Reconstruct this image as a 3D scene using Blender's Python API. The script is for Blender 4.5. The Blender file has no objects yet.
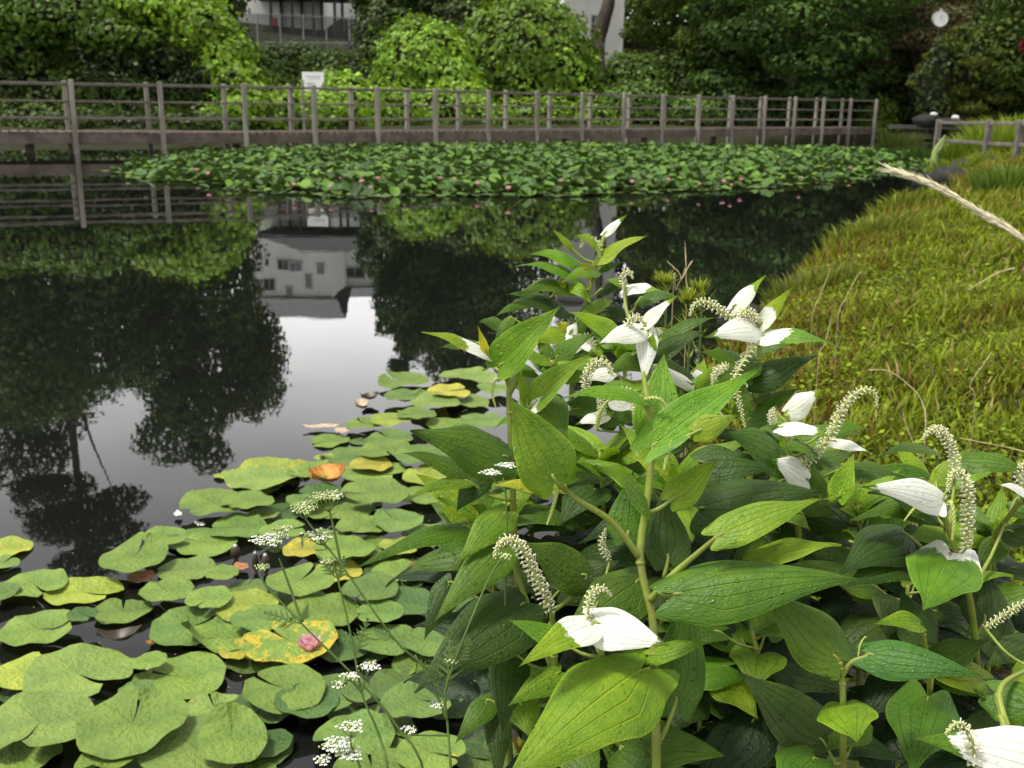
SKY = .078; SUN = 2.9; EXPO = .72; WATER_IOR = 1.5; HORIZON = 1.9
import bpy, math, random
import numpy as np
from mathutils import Vector
R = math.radians
rng = np.random.default_rng(11)
random.seed(5)
scene = bpy.context.scene
COL = scene.collection

# ------------------------------------------------------------------ camera
F = 1045.0
PITCH = math.atan((384 - 103.4) / F)
ROLL = R(0.8)
H = 1.27
CP = np.array([0.0, 0.0, H])
fw = np.array([0, math.cos(PITCH), -math.sin(PITCH)])
r0 = np.array([1.0, 0, 0]); u0 = np.array([0, math.sin(PITCH), math.cos(PITCH)])
rt = math.cos(ROLL) * r0 + math.sin(ROLL) * u0
up = math.cos(ROLL) * u0 - math.sin(ROLL) * r0
def ray(px, py): return fw + rt * (px - 512) / F - up * (py - 384) / F
def P(px, py, d): return CP + ray(px, py) * d                       # a point seen at a pixel, d metres along the lens axis
def W(px, py, z=0.0):                                               # where the line of sight meets the height z
    v = ray(px, py); return CP + v * ((z - H) / v[2])
def depth_of(p): return float(np.dot(np.asarray(p) - CP, fw))

cam_d = bpy.data.cameras.new('camera'); cam = bpy.data.objects.new('camera', cam_d); COL.objects.link(cam)
cam_d.sensor_width = 36; cam_d.lens = 36 * F / 1024; cam_d.clip_end = 900; cam_d.clip_start = 0.02
from mathutils import Matrix
m = Matrix.Identity(4)
for i in range(3):
    m[i][0] = rt[i]; m[i][1] = up[i]; m[i][2] = -fw[i]; m[i][3] = CP[i]
cam.matrix_world = m
cam_d.dof.use_dof = True; cam_d.dof.focus_distance = 1.0; cam_d.dof.aperture_fstop = 16
scene.camera = cam

# ------------------------------------------------------------------ helpers
def tag(o, label=None, cat=None, group=None, kind=None):
    if label: o['label'] = label
    if cat: o['category'] = cat
    if group: o['group'] = group
    if kind: o['kind'] = kind
    return o
def empty(name, loc=(0, 0, 0)):
    o = bpy.data.objects.new(name, None); COL.objects.link(o); o.location = tuple(loc); o.empty_display_size = .1
    return o
def link(name, me, mat, parent=None):
    o = bpy.data.objects.new(name, me); COL.objects.link(o)
    for mm in (mat if isinstance(mat, (list, tuple)) else [mat]): me.materials.append(mm)
    if parent is not None:
        o.parent = parent
        o.matrix_parent_inverse = Matrix.Translation(-Vector(parent.location)) if parent.type == 'EMPTY' else parent.matrix_basis.inverted()
    return o
def setcol(me, name, arr):
    a = me.attributes.new(name, 'FLOAT_COLOR', 'POINT')
    arr = np.asarray(arr, dtype=np.float32)
    if arr.ndim == 1: arr = np.tile(arr, (len(me.vertices), 1))
    if arr.shape[1] == 3: arr = np.concatenate([arr, np.ones((len(arr), 1), np.float32)], 1)
    a.data.foreach_set('color', arr.astype(np.float32).ravel())
def quads(name, V, Q, mat, parent=None, tint=None, uv=None, smooth=False):
    """numpy vertices and quads as ONE mesh object"""
    me = bpy.data.meshes.new(name)
    V = np.asarray(V, np.float32); Q = np.asarray(Q, np.int32)
    me.vertices.add(len(V)); me.vertices.foreach_set('co', V.ravel())
    me.loops.add(Q.size); me.loops.foreach_set('vertex_index', Q.ravel())
    me.polygons.add(len(Q)); me.polygons.foreach_set('loop_start', np.arange(0, Q.size, Q.shape[1], dtype=np.int32))
    me.update(calc_edges=True); me.validate()
    if smooth: me.polygons.foreach_set('use_smooth', np.ones(len(me.polygons), bool))
    if uv is not None:
        l = me.uv_layers.new(name='UVMap'); l.data.foreach_set('uv', np.asarray(uv, np.float32)[Q.ravel()].ravel())
    if tint is not None: setcol(me, 'tint', tint)
    return link(name, me, mat, parent)
class MB:
    """collects boxes, tubes and sheets; build() links them as ONE mesh object"""
    def __init__(s): s.v = []; s.f = []; s.n = 0; s.c = []
    def add(s, V, Fc, col=None):
        V = [tuple(p) for p in V]
        s.v += V; s.f += [tuple(i + s.n for i in q) for q in Fc]; s.n += len(V)
        s.c += [col or (1, 1, 1)] * len(V)
        return s
    def box(s, c, size, ax=None, bev=0.0):
        c = np.asarray(c, float); h = np.asarray(size, float) / 2
        A = np.eye(3) if ax is None else np.asarray(ax)
        b = min(bev, *(h * .49))
        if b <= 0:
            V = [c + A.T @ (h * np.array(k)) for k in ((-1,-1,-1),(1,-1,-1),(1,1,-1),(-1,1,-1),(-1,-1,1),(1,-1,1),(1,1,1),(-1,1,1))]
            return s.add(V, [(0,3,2,1),(4,5,6,7),(0,1,5,4),(1,2,6,5),(2,3,7,6),(3,0,4,7)])
        def ring(x, y, z, bb): return [(-x+bb,-y,z),(x-bb,-y,z),(x,-y+bb,z),(x,y-bb,z),(x-bb,y,z),(-x+bb,y,z),(-x,y-bb,z),(-x,-y+bb,z)]
        x, y, z = h
        rs = [ring(x-b, y-b, -z, b), ring(x, y, -z+b, b), ring(x, y, z-b, b), ring(x-b, y-b, z, b)]
        V = [c + A.T @ np.array(p) for r_ in rs for p in r_]
        Fc = [tuple(range(7, -1, -1)), tuple(range(24, 32))]
        for k in range(3):
            for i in range(8):
                j = (i + 1) % 8
                Fc.append((k*8+i, k*8+j, k*8+8+j, k*8+8+i))
        return s.add(V, Fc)
    def beam(s, a, b, w, h, bev=0.0):
        """a bar from a to b, w wide, h high (local up is z)"""
        a = np.asarray(a, float); b = np.asarray(b, float); d = b - a; L = np.linalg.norm(d); d = d / L
        u = np.array([0, 0, 1.0]) if abs(d[2]) < .95 else np.array([0, 1.0, 0])
        sd = np.cross(d, u); sd /= np.linalg.norm(sd); u = np.cross(sd, d)
        return s.box((a + b) / 2, (L, w, h), [d, -sd, u], bev)
    def tube(s, pts, rad, seg=6, cap=True):
        V, Fc = tube(pts, rad, seg, cap); return s.add(V, Fc)
    def blob(s, c, r, n=6, m=4, ax=(1, 1, 1)):
        c = np.asarray(c, float); V = []; Fc = []
        for i in range(m + 1):
            th = math.pi * i / m
            for j in range(n):
                ph = 2 * math.pi * j / n
                V.append(c + r * np.array([ax[0]*math.sin(th)*math.cos(ph), ax[1]*math.sin(th)*math.sin(ph), ax[2]*math.cos(th)]))
        for i in range(m):
            for j in range(n):
                k = (j + 1) % n; Fc.append((i*n+j, (i+1)*n+j, (i+1)*n+k, i*n+k))
        return s.add(V, Fc)
    def build(s, name, mat, parent=None, smooth=False, tint=None):
        me = bpy.data.meshes.new(name); me.from_pydata([tuple(map(float, p)) for p in s.v], [], s.f); me.update()
        if smooth: me.polygons.foreach_set('use_smooth', np.ones(len(me.polygons), bool))
        if tint is not None: setcol(me, 'tint', tint)
        return link(name, me, mat, parent)
def tube(pts, rad, seg=6, cap=True):
    pts = np.asarray(pts, float); n = len(pts)
    rad = np.full(n, rad, float) if np.isscalar(rad) else np.interp(np.linspace(0, 1, n), np.linspace(0, 1, len(rad)), rad)
    V = []; Fc = []
    T = np.gradient(pts, axis=0); T /= np.linalg.norm(T, axis=1)[:, None] + 1e-12
    ref = np.array([0.31, 0.87, 0.22]); ref /= np.linalg.norm(ref)
    for i in range(n):
        a = np.cross(T[i], ref); a /= np.linalg.norm(a) + 1e-9; b = np.cross(T[i], a)
        for k in range(seg):
            t = 2 * math.pi * k / seg
            V.append(pts[i] + rad[i] * (a * math.cos(t) + b * math.sin(t)))
    for i in range(n - 1):
        for k in range(seg):
            j = (k + 1) % seg; Fc.append((i*seg+k, i*seg+j, (i+1)*seg+j, (i+1)*seg+k))
    if cap: Fc += [tuple(range(seg - 1, -1, -1)), tuple(range((n-1)*seg, n*seg))]
    return V, Fc
def smooth_path(pts, n=20):
    """Catmull-Rom through points"""
    p = np.asarray(pts, float)
    if len(p) == 2: return np.linspace(p[0], p[1], n)
    q = np.vstack([2*p[0]-p[1], p, 2*p[-1]-p[-2]]); out = []
    seg = len(p) - 1
    for t in np.linspace(0, seg - 1e-6, n):
        i = int(t); f = t - i; a, b, c, d = q[i:i+4]
        out.append(.5*((2*b)+(c-a)*f+(2*a-5*b+4*c-d)*f*f+(3*b-a-3*c+d)*f**3))
    return np.array(out)
def nz(p, s=1.0, seed=0):
    """cheap smooth noise in -1..1 on points"""
    p = np.asarray(p, float) * s; o = np.zeros(p.shape[:-1]); g = np.random.default_rng(seed)
    for k in range(7):
        d = g.normal(size=p.shape[-1]); d /= np.linalg.norm(d); fr = 1.0 * 1.45 ** k
        o += np.sin(p @ d * fr * 2.2 + g.uniform(0, 6.28)) / (1.18 ** k)
    return o / 3.2

# ------------------------------------------------------------------ materials
def newmat(name):
    mt = bpy.data.materials.new(name); mt.use_nodes = True
    nt = mt.node_tree; nt.nodes.clear()
    out = nt.nodes.new('ShaderNodeOutputMaterial')
    return mt, nt, out
class NT:
    """tiny node-graph writer"""
    def __init__(s, nt): s.nt = nt
    def n(s, typ, ins=None, **kw):
        nd = s.nt.nodes.new('ShaderNode' + typ)
        for k, v in kw.items(): setattr(nd, k, v)
        for k, v in (ins or {}).items():
            if hasattr(v, 'links') or isinstance(v, bpy.types.NodeSocket): s.nt.links.new(v, nd.inputs[k])
            else: nd.inputs[k].default_value = v
        return nd
    def math(s, op, a, b=0.0, c=0.0, clamp=False): return s.n('Math', {0: a, 1: b, 2: c}, operation=op, use_clamp=clamp).outputs[0]
    def mix(s, f, a, b, typ='MIX'):
        nd = s.nt.nodes.new('ShaderNodeMix'); nd.data_type = 'RGBA'; nd.blend_type = typ; nd.clamp_factor = True
        for i, v in ((0, f), (6, a), (7, b)):
            if isinstance(v, bpy.types.NodeSocket): s.nt.links.new(v, nd.inputs[i])
            else: nd.inputs[i].default_value = (*v, 1) if isinstance(v, tuple) and len(v) == 3 else v
        return nd.outputs[2]
    def ramp(s, f, a, b): return s.n('MapRange', {0: f, 1: a, 2: b, 3: 0.0, 4: 1.0}, interpolation_type='SMOOTHSTEP').outputs[0]
    def noise(s, vec, scale, det=3.0, rough=.55): return s.n('TexNoise', {'Vector': vec, 'Scale': scale, 'Detail': det, 'Roughness': rough}).outputs[0]
    def link(s, a, b): s.nt.links.new(a, b)
def simple(name, col, rough=.7, spec=.4, var=.25, scale=8.0, metal=0.0, col2=None, bump=0.0, bscale=40.0, stretch=(1, 1, 1)):
    mt, nt, out = newmat(name); N = NT(nt)
    co = N.n('TexCoord').outputs['Object']
    mp = N.n('Mapping', {'Vector': co, 'Scale': stretch}).outputs[0]
    f = N.noise(mp, scale, 5.0, .6)
    c2 = col2 or tuple(x * (1 - var) for x in col)
    bc = N.mix(N.ramp(f, .35, .65), c2, col)
    b = N.n('BsdfPrincipled', {'Base Color': bc, 'Roughness': rough, 'Metallic': metal, 'Specular IOR Level': spec})
    if bump:
        bp = N.n('Bump', {'Strength': bump, 'Distance': .01, 'Height': N.noise(mp, bscale, 4.0)})
        N.link(bp.outputs[0], b.inputs['Normal'])
    N.link(b.outputs[0], out.inputs[0]); return mt
def foliage_mat(name, trans=.3, rough=.5, spec=.35):
    mt, nt, out = newmat(name); N = NT(nt)
    a = N.n('Attribute', attribute_name='tint').outputs['Color']
    b = N.n('BsdfPrincipled', {'Base Color': a, 'Roughness': rough, 'Specular IOR Level': spec})
    t = N.n('BsdfTranslucent', {'Color': N.mix(1.0, a, (1.25, 1.2, .6), 'MULTIPLY')})
    mx = N.n('MixShader', {0: trans, 1: b.outputs[0], 2: t.outputs[0]})
    N.link(mx.outputs[0], out.inputs[0]); return mt
M = {}
M['foliage'] = foliage_mat('foliage', .3, .6, .12)
M['vine'] = foliage_mat('vine_leaf', .28, .5, .2)
M['grass'] = foliage_mat('grass_blade', .35, .6, .12)
M['petal'] = foliage_mat('petal', .3, .5, .3)
M['bark'] = simple('bark', (.075, .06, .048), .9, .2, .45, 3.0, bump=.6, bscale=9, stretch=(1, 1, .25))
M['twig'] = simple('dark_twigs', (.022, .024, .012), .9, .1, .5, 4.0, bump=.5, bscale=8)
M['railwood'] = simple('dark_rail_wood', (.17, .15, .13), .85, .2, .4, 5.0)
M['wood'] = simple('weathered_wood', (.29, .265, .225), .85, .2, .45, 5.0, bump=.4, bscale=30, stretch=(1, 1, .2))
M['deckwood'] = simple('deck_wood', (.14, .112, .09), .8, .25, .45, 2.5, bump=.4, bscale=20)
M['white'] = simple('white_board', (.82, .82, .80), .5, .4, .05)
M['ink'] = simple('faded_ink', (.30, .30, .36), .6, .2, .1)
M['metal'] = simple('galvanised', (.42, .43, .44), .5, .5, .15, metal=.3)
M['darkmetal'] = simple('dark_metal', (.05, .052, .055), .5, .5, .2)
M['roof'] = simple('dark_roof', (.045, .046, .05), .7, .3, .3, 2.0)
M['greyroof'] = simple('grey_roof', (.13, .135, .14), .7, .3, .2, 2.0)
M['render'] = simple('white_render', (.82, .81, .78), .85, .2, .10, .7)
M['glass'] = simple('window_glass', (.02, .024, .028), .08, .6, .2)
M['concrete'] = simple('concrete', (.20, .195, .185), .9, .2, .3, 1.5)
M['rock'] = simple('wet_rock', (.038, .037, .033), .85, .2, .6, 6.0, bump=1.0, bscale=12)
M['palestone'] = simple('pale_stone', (.6, .6, .58), .8, .3, .2, 6.0)
M['straw'] = simple('straw', (.52, .42, .24), .7, .3, .3, 60.0)
M['deadleaf'] = simple('dead_leaf', (.36, .16, .07), .7, .3, .5, 60.0)
M['orangeleaf'] = simple('orange_leaf', (.55, .24, .04), .6, .3, .6, 35.0)
M['red'] = simple('red_cloth', (.22, .06, .055), .7, .3, .2)
M['black'] = simple('black_paint', (.02, .02, .02), .5, .3, .1)
M['bud'] = simple('dark_bud', (.05, .035, .02), .45, .4, .4, 60.0)
# ------------------------------------------------------------------ light
world = bpy.data.worlds.new('World'); scene.world = world; world.use_nodes = True
wt = world.node_tree; wt.nodes.clear(); WN = NT(wt)
SUN_EL, SUN_AZ = R(66), R(-95)      # the cloud-veiled sun stands high, a little behind the viewer's left
sky = WN.n('TexSky', sky_type='NISHITA', sun_disc=False, sun_elevation=SUN_EL, sun_rotation=SUN_AZ, air_density=1.0, dust_density=4.0, ozone_density=1.0)
hs = WN.n('HueSaturation', {'Saturation': .05, 'Value': 1.0, 'Color': sky.outputs[0]})
cl = WN.noise(WN.n('Mapping', {'Vector': WN.n('TexCoord').outputs['Generated'], 'Scale': (1, 1, 3)}).outputs[0], 2.2, 4.0)
cc = WN.mix(.5, hs.outputs[0], WN.n('Mix', {0: WN.ramp(cl, .3, .7), 6: (7.6, 7.6, 7.6, 1), 7: (10.8, 10.7, 10.5, 1)}, data_type='RGBA').outputs[2])
el_ = WN.n('SeparateXYZ', {0: WN.n('TexCoord').outputs['Generated']}).outputs[2]      # sky brightened low over the horizon, added to lift water reflections and side light
band = WN.math('ADD', 1.0, WN.math('MULTIPLY', WN.ramp(el_, .42, .16), HORIZON))
cc = WN.n('VectorMath', {0: cc, 1: WN.n('CombineXYZ', {0: band, 1: band, 2: band}).outputs[0]}, operation='MULTIPLY').outputs[0]
bg = WN.n('Background', {'Color': cc, 'Strength': SKY})
wo = wt.nodes.new('ShaderNodeOutputWorld'); WN.link(bg.outputs[0], wo.inputs[0])
sd = bpy.data.lights.new('sun', 'SUN'); so = bpy.data.objects.new('sun', sd); COL.objects.link(so)
sd.energy = SUN; sd.angle = R(14); sd.color = (1, .95, .85)
# sky rotation is measured clockwise from +Y
sdir = Vector((math.sin(SUN_AZ) * math.cos(SUN_EL), math.cos(SUN_AZ) * math.cos(SUN_EL), math.sin(SUN_EL)))
so.rotation_euler = sdir.to_track_quat('Z', 'Y').to_euler()
scene.view_settings.view_transform = 'Standard'; scene.view_settings.look = 'None'
scene.view_settings.exposure = EXPO; scene.view_settings.gamma = 1.0

# ------------------------------------------------------------------ ground with the pond basin
POND = np.array([(-1.6,-6),(-.5,-2),(-.22,.2),(-.10,1.2),(.08,2.2),(.46,3.6),(1.05,5.3),(2.0,7.6),(3.75,11.3),(5.6,14.2),(7.3,17),(8.4,20),(10.2,25),(14.5,37),(17.2,44.5),
                 (15.5,47),(9,46.5),(2,43.5),(-4,38),(-9,34),(-14,31.5),(-24,30),(-40,30),(-44,10),(-30,-8)], float)
def pond_sdf(x, y):
    """signed distance to the shoreline, negative in the water"""
    p = np.stack([x, y], -1)[..., None, :]; a = POND; b = np.roll(POND, -1, 0)
    ab = b - a; t = np.clip(((p - a) * ab).sum(-1) / (ab * ab).sum(-1), 0, 1)
    d = np.linalg.norm(p - (a + t[..., None] * ab), axis=-1).min(-1)
    ins = np.zeros(x.shape, bool)
    for (x1, y1), (x2, y2) in zip(a, b):
        c = ((y1 > y) != (y2 > y)) & (x < (x2 - x1) * (y - y1) / (y2 - y1 + 1e-12) + x1); ins ^= c
    return np.where(ins, -d, d)
def ground_z(x, y):
    x = np.asarray(x, float); y = np.asarray(y, float); d = pond_sdf(x, y)
    far = np.clip((y - 27) / 8, 0, 1) * np.clip((17 - x) / 6 + np.clip((y-46)/6, 0, 1), 0, 1)
    near = .17 * (1 - np.exp(-np.maximum(d, 0) / .22)) + .11 * np.minimum(np.maximum(d, 0), 9) + .03 * np.maximum(d - 9, 0)
    hill = .35 * (1 - np.exp(-np.maximum(d, 0) / .5)) + .02 * np.maximum(d, 0) + .17 * np.clip(d - 13, 0, 40)
    z = near * (1 - far) + hill * far
    z = z + np.where(d > .3, .035 * nz(np.stack([x, y], -1), .9, 3) * np.clip(d, 0, 1.5), 0)
    return np.where(d < 0, -np.minimum(.7, .06 - d * .7), z)
def sheet_axis(lo, hi, fine0, fine1, n_f, n_l, n_h):
    return np.unique(np.concatenate([np.linspace(lo, fine0, n_l, endpoint=False), np.linspace(fine0, fine1, n_f, endpoint=False), fine1 + (hi - fine1) * np.linspace(0, 1, n_h) ** 1.8]))
gx = sheet_axis(-260, 260, -3, 13, 130, 60, 40); gy = sheet_axis(-60, 420, -1, 26, 190, 14, 110)
X, Y = np.meshgrid(gx, gy); Z = ground_z(X, Y)
nx, ny = len(gx), len(gy); idx = np.arange(nx * ny).reshape(ny, nx)
Q = np.stack([idx[:-1, :-1], idx[:-1, 1:], idx[1:, 1:], idx[1:, :-1]], -1).reshape(-1, 4)
mt, nt, out = newmat('soil_and_moss'); N = NT(nt)
co = N.n('TexCoord').outputs['Object']
f1 = N.noise(co, 2.2, 6.0, .65); f2 = N.noise(co, 24.0, 5.0, .7)
c = N.mix(N.ramp(f1, .38, .62), (.024, .020, .011), (.026, .036, .008))
c = N.mix(N.ramp(f2, .45, .7), c, (.035, .032, .016))
b = N.n('BsdfPrincipled', {'Base Color': c, 'Roughness': .95, 'Specular IOR Level': .2})
bp = N.n('Bump', {'Strength': .8, 'Distance': .03, 'Height': f2}); N.link(bp.outputs[0], b.inputs['Normal']); N.link(b.outputs[0], out.inputs[0])
g = quads('ground', np.stack([X, Y, Z], -1).reshape(-1, 3), Q, mt, smooth=True); tag(g, kind='structure')

# ------------------------------------------------------------------ water
mt, nt, out = newmat('pond_water'); N = NT(nt)
co = N.n('TexCoord').outputs['Object']
w1 = N.noise(co, 1.4, 2.0, .5); w2 = N.noise(co, 9.0, 3.0, .55)
hgt = N.math('ADD', N.math('MULTIPLY', w1, 1.0), N.math('MULTIPLY', w2, .10))
bp = N.n('Bump', {'Strength': .016, 'Distance': .05, 'Height': hgt})
b = N.n('BsdfPrincipled', {'Base Color': (.006, .007, .006, 1), 'Roughness': .012, 'IOR': WATER_IOR, 'Specular IOR Level': .5})
N.link(bp.outputs[0], b.inputs['Normal']); N.link(b.outputs[0], out.inputs[0])
wm = MB()
xs = np.linspace(-48, 20, 18); ys = np.linspace(-9, 49, 16)
for i in range(17):
    for j in range(15):
        wm.add([(xs[i], ys[j], 0), (xs[i+1], ys[j], 0), (xs[i+1], ys[j+1], 0), (xs[i], ys[j+1], 0)], [(0, 1, 2, 3)])
tag(wm.build('pond_water', mt), kind='structure')

# ------------------------------------------------------------------ path on the far right
pm = MB()
pth = smooth_path([(15.5, 44.6, 0), (18.5, 43.5, 0), (22, 41.0, 0), (27, 38, 0), (36, 35, 0)], 22)
V = []; Fc = []
for i, p in enumerate(pth):
    t = pth[min(i+1, 21)] - pth[max(i-1, 0)]; t /= np.linalg.norm(t); s = np.array([-t[1], t[0], 0])
    for k, w_ in enumerate((-1.0, -.9, -.9, .9, .9, 1.0)):
        q = p + s * w_; zz = float(ground_z(q[0], q[1]))
        q = p + s * (w_ if k in (0, 2, 3, 5) else w_ * 1.0)
        V.append((q[0], q[1], max(zz, .45) + (.16 if k in (0, 1, 4, 5) else .05)))
    if i:
        a = (i-1)*6; Fc += [(a+k, a+k+1, a+7+k, a+6+k) for k in range(5)]
pm.add(V, Fc); tag(pm.build('path', M['concrete']), kind='structure')

# ------------------------------------------------------------------ boardwalk
FR = [np.array(p, float) for p in [(-15.5, 22.6), (-6.56, 26.1), (7.8, 39.0), (14.95, 45.0)]]
DZ = .50; RT = 1.60; WID = 1.55
bw = empty('boardwalk', (-6.7, 26.1, 0)); tag(bw, 'long weathered wooden boardwalk with three-rail railings crossing the far water', 'boardwalk')
def offset(poly, d):
    out_ = []
    for i, p in enumerate(poly):
        ns = []
        for a, b_ in ((i-1, i), (i, i+1)):
            if 0 <= a and b_ < len(poly):
                t = poly[b_] - poly[a]; t /= np.linalg.norm(t); ns.append(np.array([-t[1], t[0]]))
        n_ = sum(ns); n_ /= np.linalg.norm(n_); out_.append(p + n_ * d / max(.5, float(n_ @ ns[0])))
    return out_
BK = offset(FR, WID)
dk = MB(); prng = random.Random(3)
for s in range(3):
    a, b_ = FR[s], FR[s+1]; c_, d_ = BK[s], BK[s+1]
    L = np.linalg.norm(b_ - a); n = int(L / .2)
    for i in range(n):
        t0 = i / n + .003; t1 = (i + 1) / n - .003; z = DZ + prng.uniform(-.006, .006)
        q = [a+(b_-a)*t0, a+(b_-a)*t1, c_+(d_-c_)*t1, c_+(d_-c_)*t0]
        V = [(p[0], p[1], z) for p in q] + [(p[0], p[1], z - .04) for p in q]
        dk.add(V, [(0,1,2,3),(7,6,5,4),(0,4,5,1),(1,5,6,2),(2,6,7,3),(3,7,4,0)])
dk.build('deck', M['deckwood'], bw)
for poly, off in ((FR, .04), (BK, -.04)):
    pl = offset(poly, off)
    for s in range(3):
        m1 = MB(); a = np.array([*pl[s], DZ-.16]); b_ = np.array([*pl[s+1], DZ-.16]); m1.beam(a, b_, .07, .23, .01); m1.build('edge_beam', M['deckwood'], bw)
for k, poly in enumerate((FR, BK)):
    pl = offset(poly, -.03 if k == 0 else .03)
    for s in range(3):
        a, b_ = pl[s], pl[s+1]; L = np.linalg.norm(b_ - a); n = max(1, round(L / 1.85))
        t = (b_ - a) / L; nn = np.array([-t[1], t[0], 0])
        ax = [np.array([*t, 0]), nn, np.array([0, 0, 1.0])]
        for i in range(n + 1):
            p = a + (b_ - a) * i / n
            if s and i == 0: continue
            m1 = MB(); hh = RT + .05 + prng.uniform(-.015, .015)
            m1.box((p[0], p[1], (hh - .6) / 2), (.112, .112, hh + .6), ax, .012)
            m1.build('post', M['wood'], bw)
        for z, hgt_ in ((RT - .03, .055), (RT - .42, .042), (RT - .80, .042)):
            m1 = MB(); o_ = nn[:2] * (.075 if k == 0 else -.075)
            m1.beam((a[0]+o_[0], a[1]+o_[1], z), (b_[0]+o_[0], b_[1]+o_[1], z), .045, hgt_, .006); m1.build('rail', M['railwood'], bw)
for s in range(3):
    a, b_ = FR[s] * .5 + BK[s] * .5, FR[s+1] * .5 + BK[s+1] * .5; n = int(np.linalg.norm(b_ - a) / 3.6)
    for i in range(n + 1):
        p = a + (b_ - a) * i / max(n, 1); MB().tube([(p[0], p[1], -.7), (p[0], p[1], DZ - .05)], .1, 8).build('pile', M['deckwood'], bw)

# ------------------------------------------------------------------ notice sign at the railing
sp = P(304, 118, 27.2); sg = empty('notice_sign', (sp[0], sp[1], DZ)); tag(sg, 'small white notice board with a clipped corner above the boardwalk railing', 'sign')
zc = P(313.5, 82, 27.2); c0 = np.array([zc[0], zc[1], zc[2]])
m1 = MB(); m1.box((sp[0], sp[1] , (c0[2]+DZ)/2), (.06, .05, c0[2] - DZ + .1), None, .008); m1.build('post', M['wood'], sg)
m1 = MB(); out2 = [(-.28, .25), (.28, .25), (.28, .02), (.13, -.23), (-.22, -.23), (-.28, -.1)]
V = [(c0[0]+a, c0[1]-.06, c0[2]+b_) for a, b_ in out2] + [(c0[0]+a, c0[1]-.035, c0[2]+b_) for a, b_ in out2]
m1.add(V, [(5,4,3,2,1,0), (6,7,8,9,10,11)] + [(i, (i+1) % 6, 6+(i+1) % 6, 6+i) for i in range(6)]); m1.build('board', M['white'], sg)
m1 = MB()
for yy, x0, x1, hh in ((.14, -.18, .2, .025), (.09, -.1, .16, .018), (-.04, -.16, .02, .035), (-.10, -.13, 0, .03), (-.15, -.1, -.02, .02)):
    x = x0
    while x < x1:
        wd = prng.uniform(.014, .035); m1.box((c0[0]+x, c0[1]-.0625, c0[2]+yy), (wd, .004, hh)); x += wd + .012
m1.build('lettering', M['ink'], sg)

# ------------------------------------------------------------------ rail fence on the right bank
rf = empty('rail_fence', W(985, 158, .25)); tag(rf, 'low dark wooden two-rail fence on the right bank', 'fence')
pts = [P(936, 148, 25.0), P(985, 158, 21.5), P(1016, 160, 20.5), P(1052, 164, 19.5)]
tops = []
for i, p in enumerate(pts):
    gz = float(ground_z(p[0], p[1])); top = 1.27 - (122 - 110) / F * p[1] + .06
    m1 = MB(); m1.box((p[0], p[1], (gz - .2 + top) / 2), (.12, .12, top - gz + .2), None, .015); m1.build('post', M['railwood'], rf); tops.append((p[0], p[1], gz, top))
for i in range(3):
    for fz in (-.07, -.47):
        a, b_ = tops[i], tops[i+1]
        m1 = MB(); m1.beam((a[0], a[1]-.08, a[3]+fz), (b_[0], b_[1]-.08, b_[3]+fz), .05, .075, .01); m1.build('rail', M['railwood'], rf)

# ------------------------------------------------------------------ rocks
def rock(name, c, r, ax, seed, mat, label, group=None):
    n, m_ = 18, 12; V = []; Fc = []
    for i in range(m_ + 1):
        th = math.pi * i / m_
        for j in range(n):
            ph = 2*math.pi*j/n; V.append([math.sin(th)*math.cos(ph), math.sin(th)*math.sin(ph), math.cos(th)])
    V = np.array(V); d = 1 + .22*nz(V, 1.3, seed) + .08*nz(V, 4, seed+1); V = V * d[:, None] * np.array(ax) * r + np.array(c)
    Fc = [(i*n+j, (i+1)*n+j, (i+1)*n+(j+1) % n, i*n+(j+1) % n) for i in range(m_) for j in range(n)]
    o = MB().add(V, Fc).build(name, mat, smooth=True); tag(o, label, 'rock', group); return o
gc = 'dark rocks along the right shoreline'
for k, (px, py, r, lab) in enumerate([(950, 178, .32, 'grey wet boulder at the waterline below the right fence'), (968, 172, .40, 'dark wet boulder under the grassy bank edge by the fence'),
        (984, 170, .34, 'small dark boulder rightmost of the shoreline rocks'), (926, 182, .2, 'low grey rock at the tip of the lily bed near the bank'),
        (745, 318, .12, 'low wet stone at the pond edge behind the white bracts'), (800, 284, .1, 'pale wet stone where grass meets dark water')]):
    p = W(px, py, .1); rock('boulder', (p[0], p[1], .08), r, (1.2, .9, .75), 20+k, M['rock'], lab, gc)
for k, (px, py, d, r, ax, lab) in enumerate([(928, 121, 41, .34, (1.7, .9, .75), 'dark rounded boulder beside the far path'), (950, 122, 40.5, .28, (1.6, .9, .6), 'lower grey boulder right of the dark one by the far path')]):
    p = P(px, py, d); rock('boulder', p, r, ax, 40+k, M['rock'], lab)
    rock('pale_stone', p + np.array([.15, -.1, r*ax[2]*1.0]), .12, (1.2, 1, .7), 50+k, M['palestone'], ['white stone on top of the dark rounded boulder', 'white stone on top of the lower grey boulder'][k])

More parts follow.
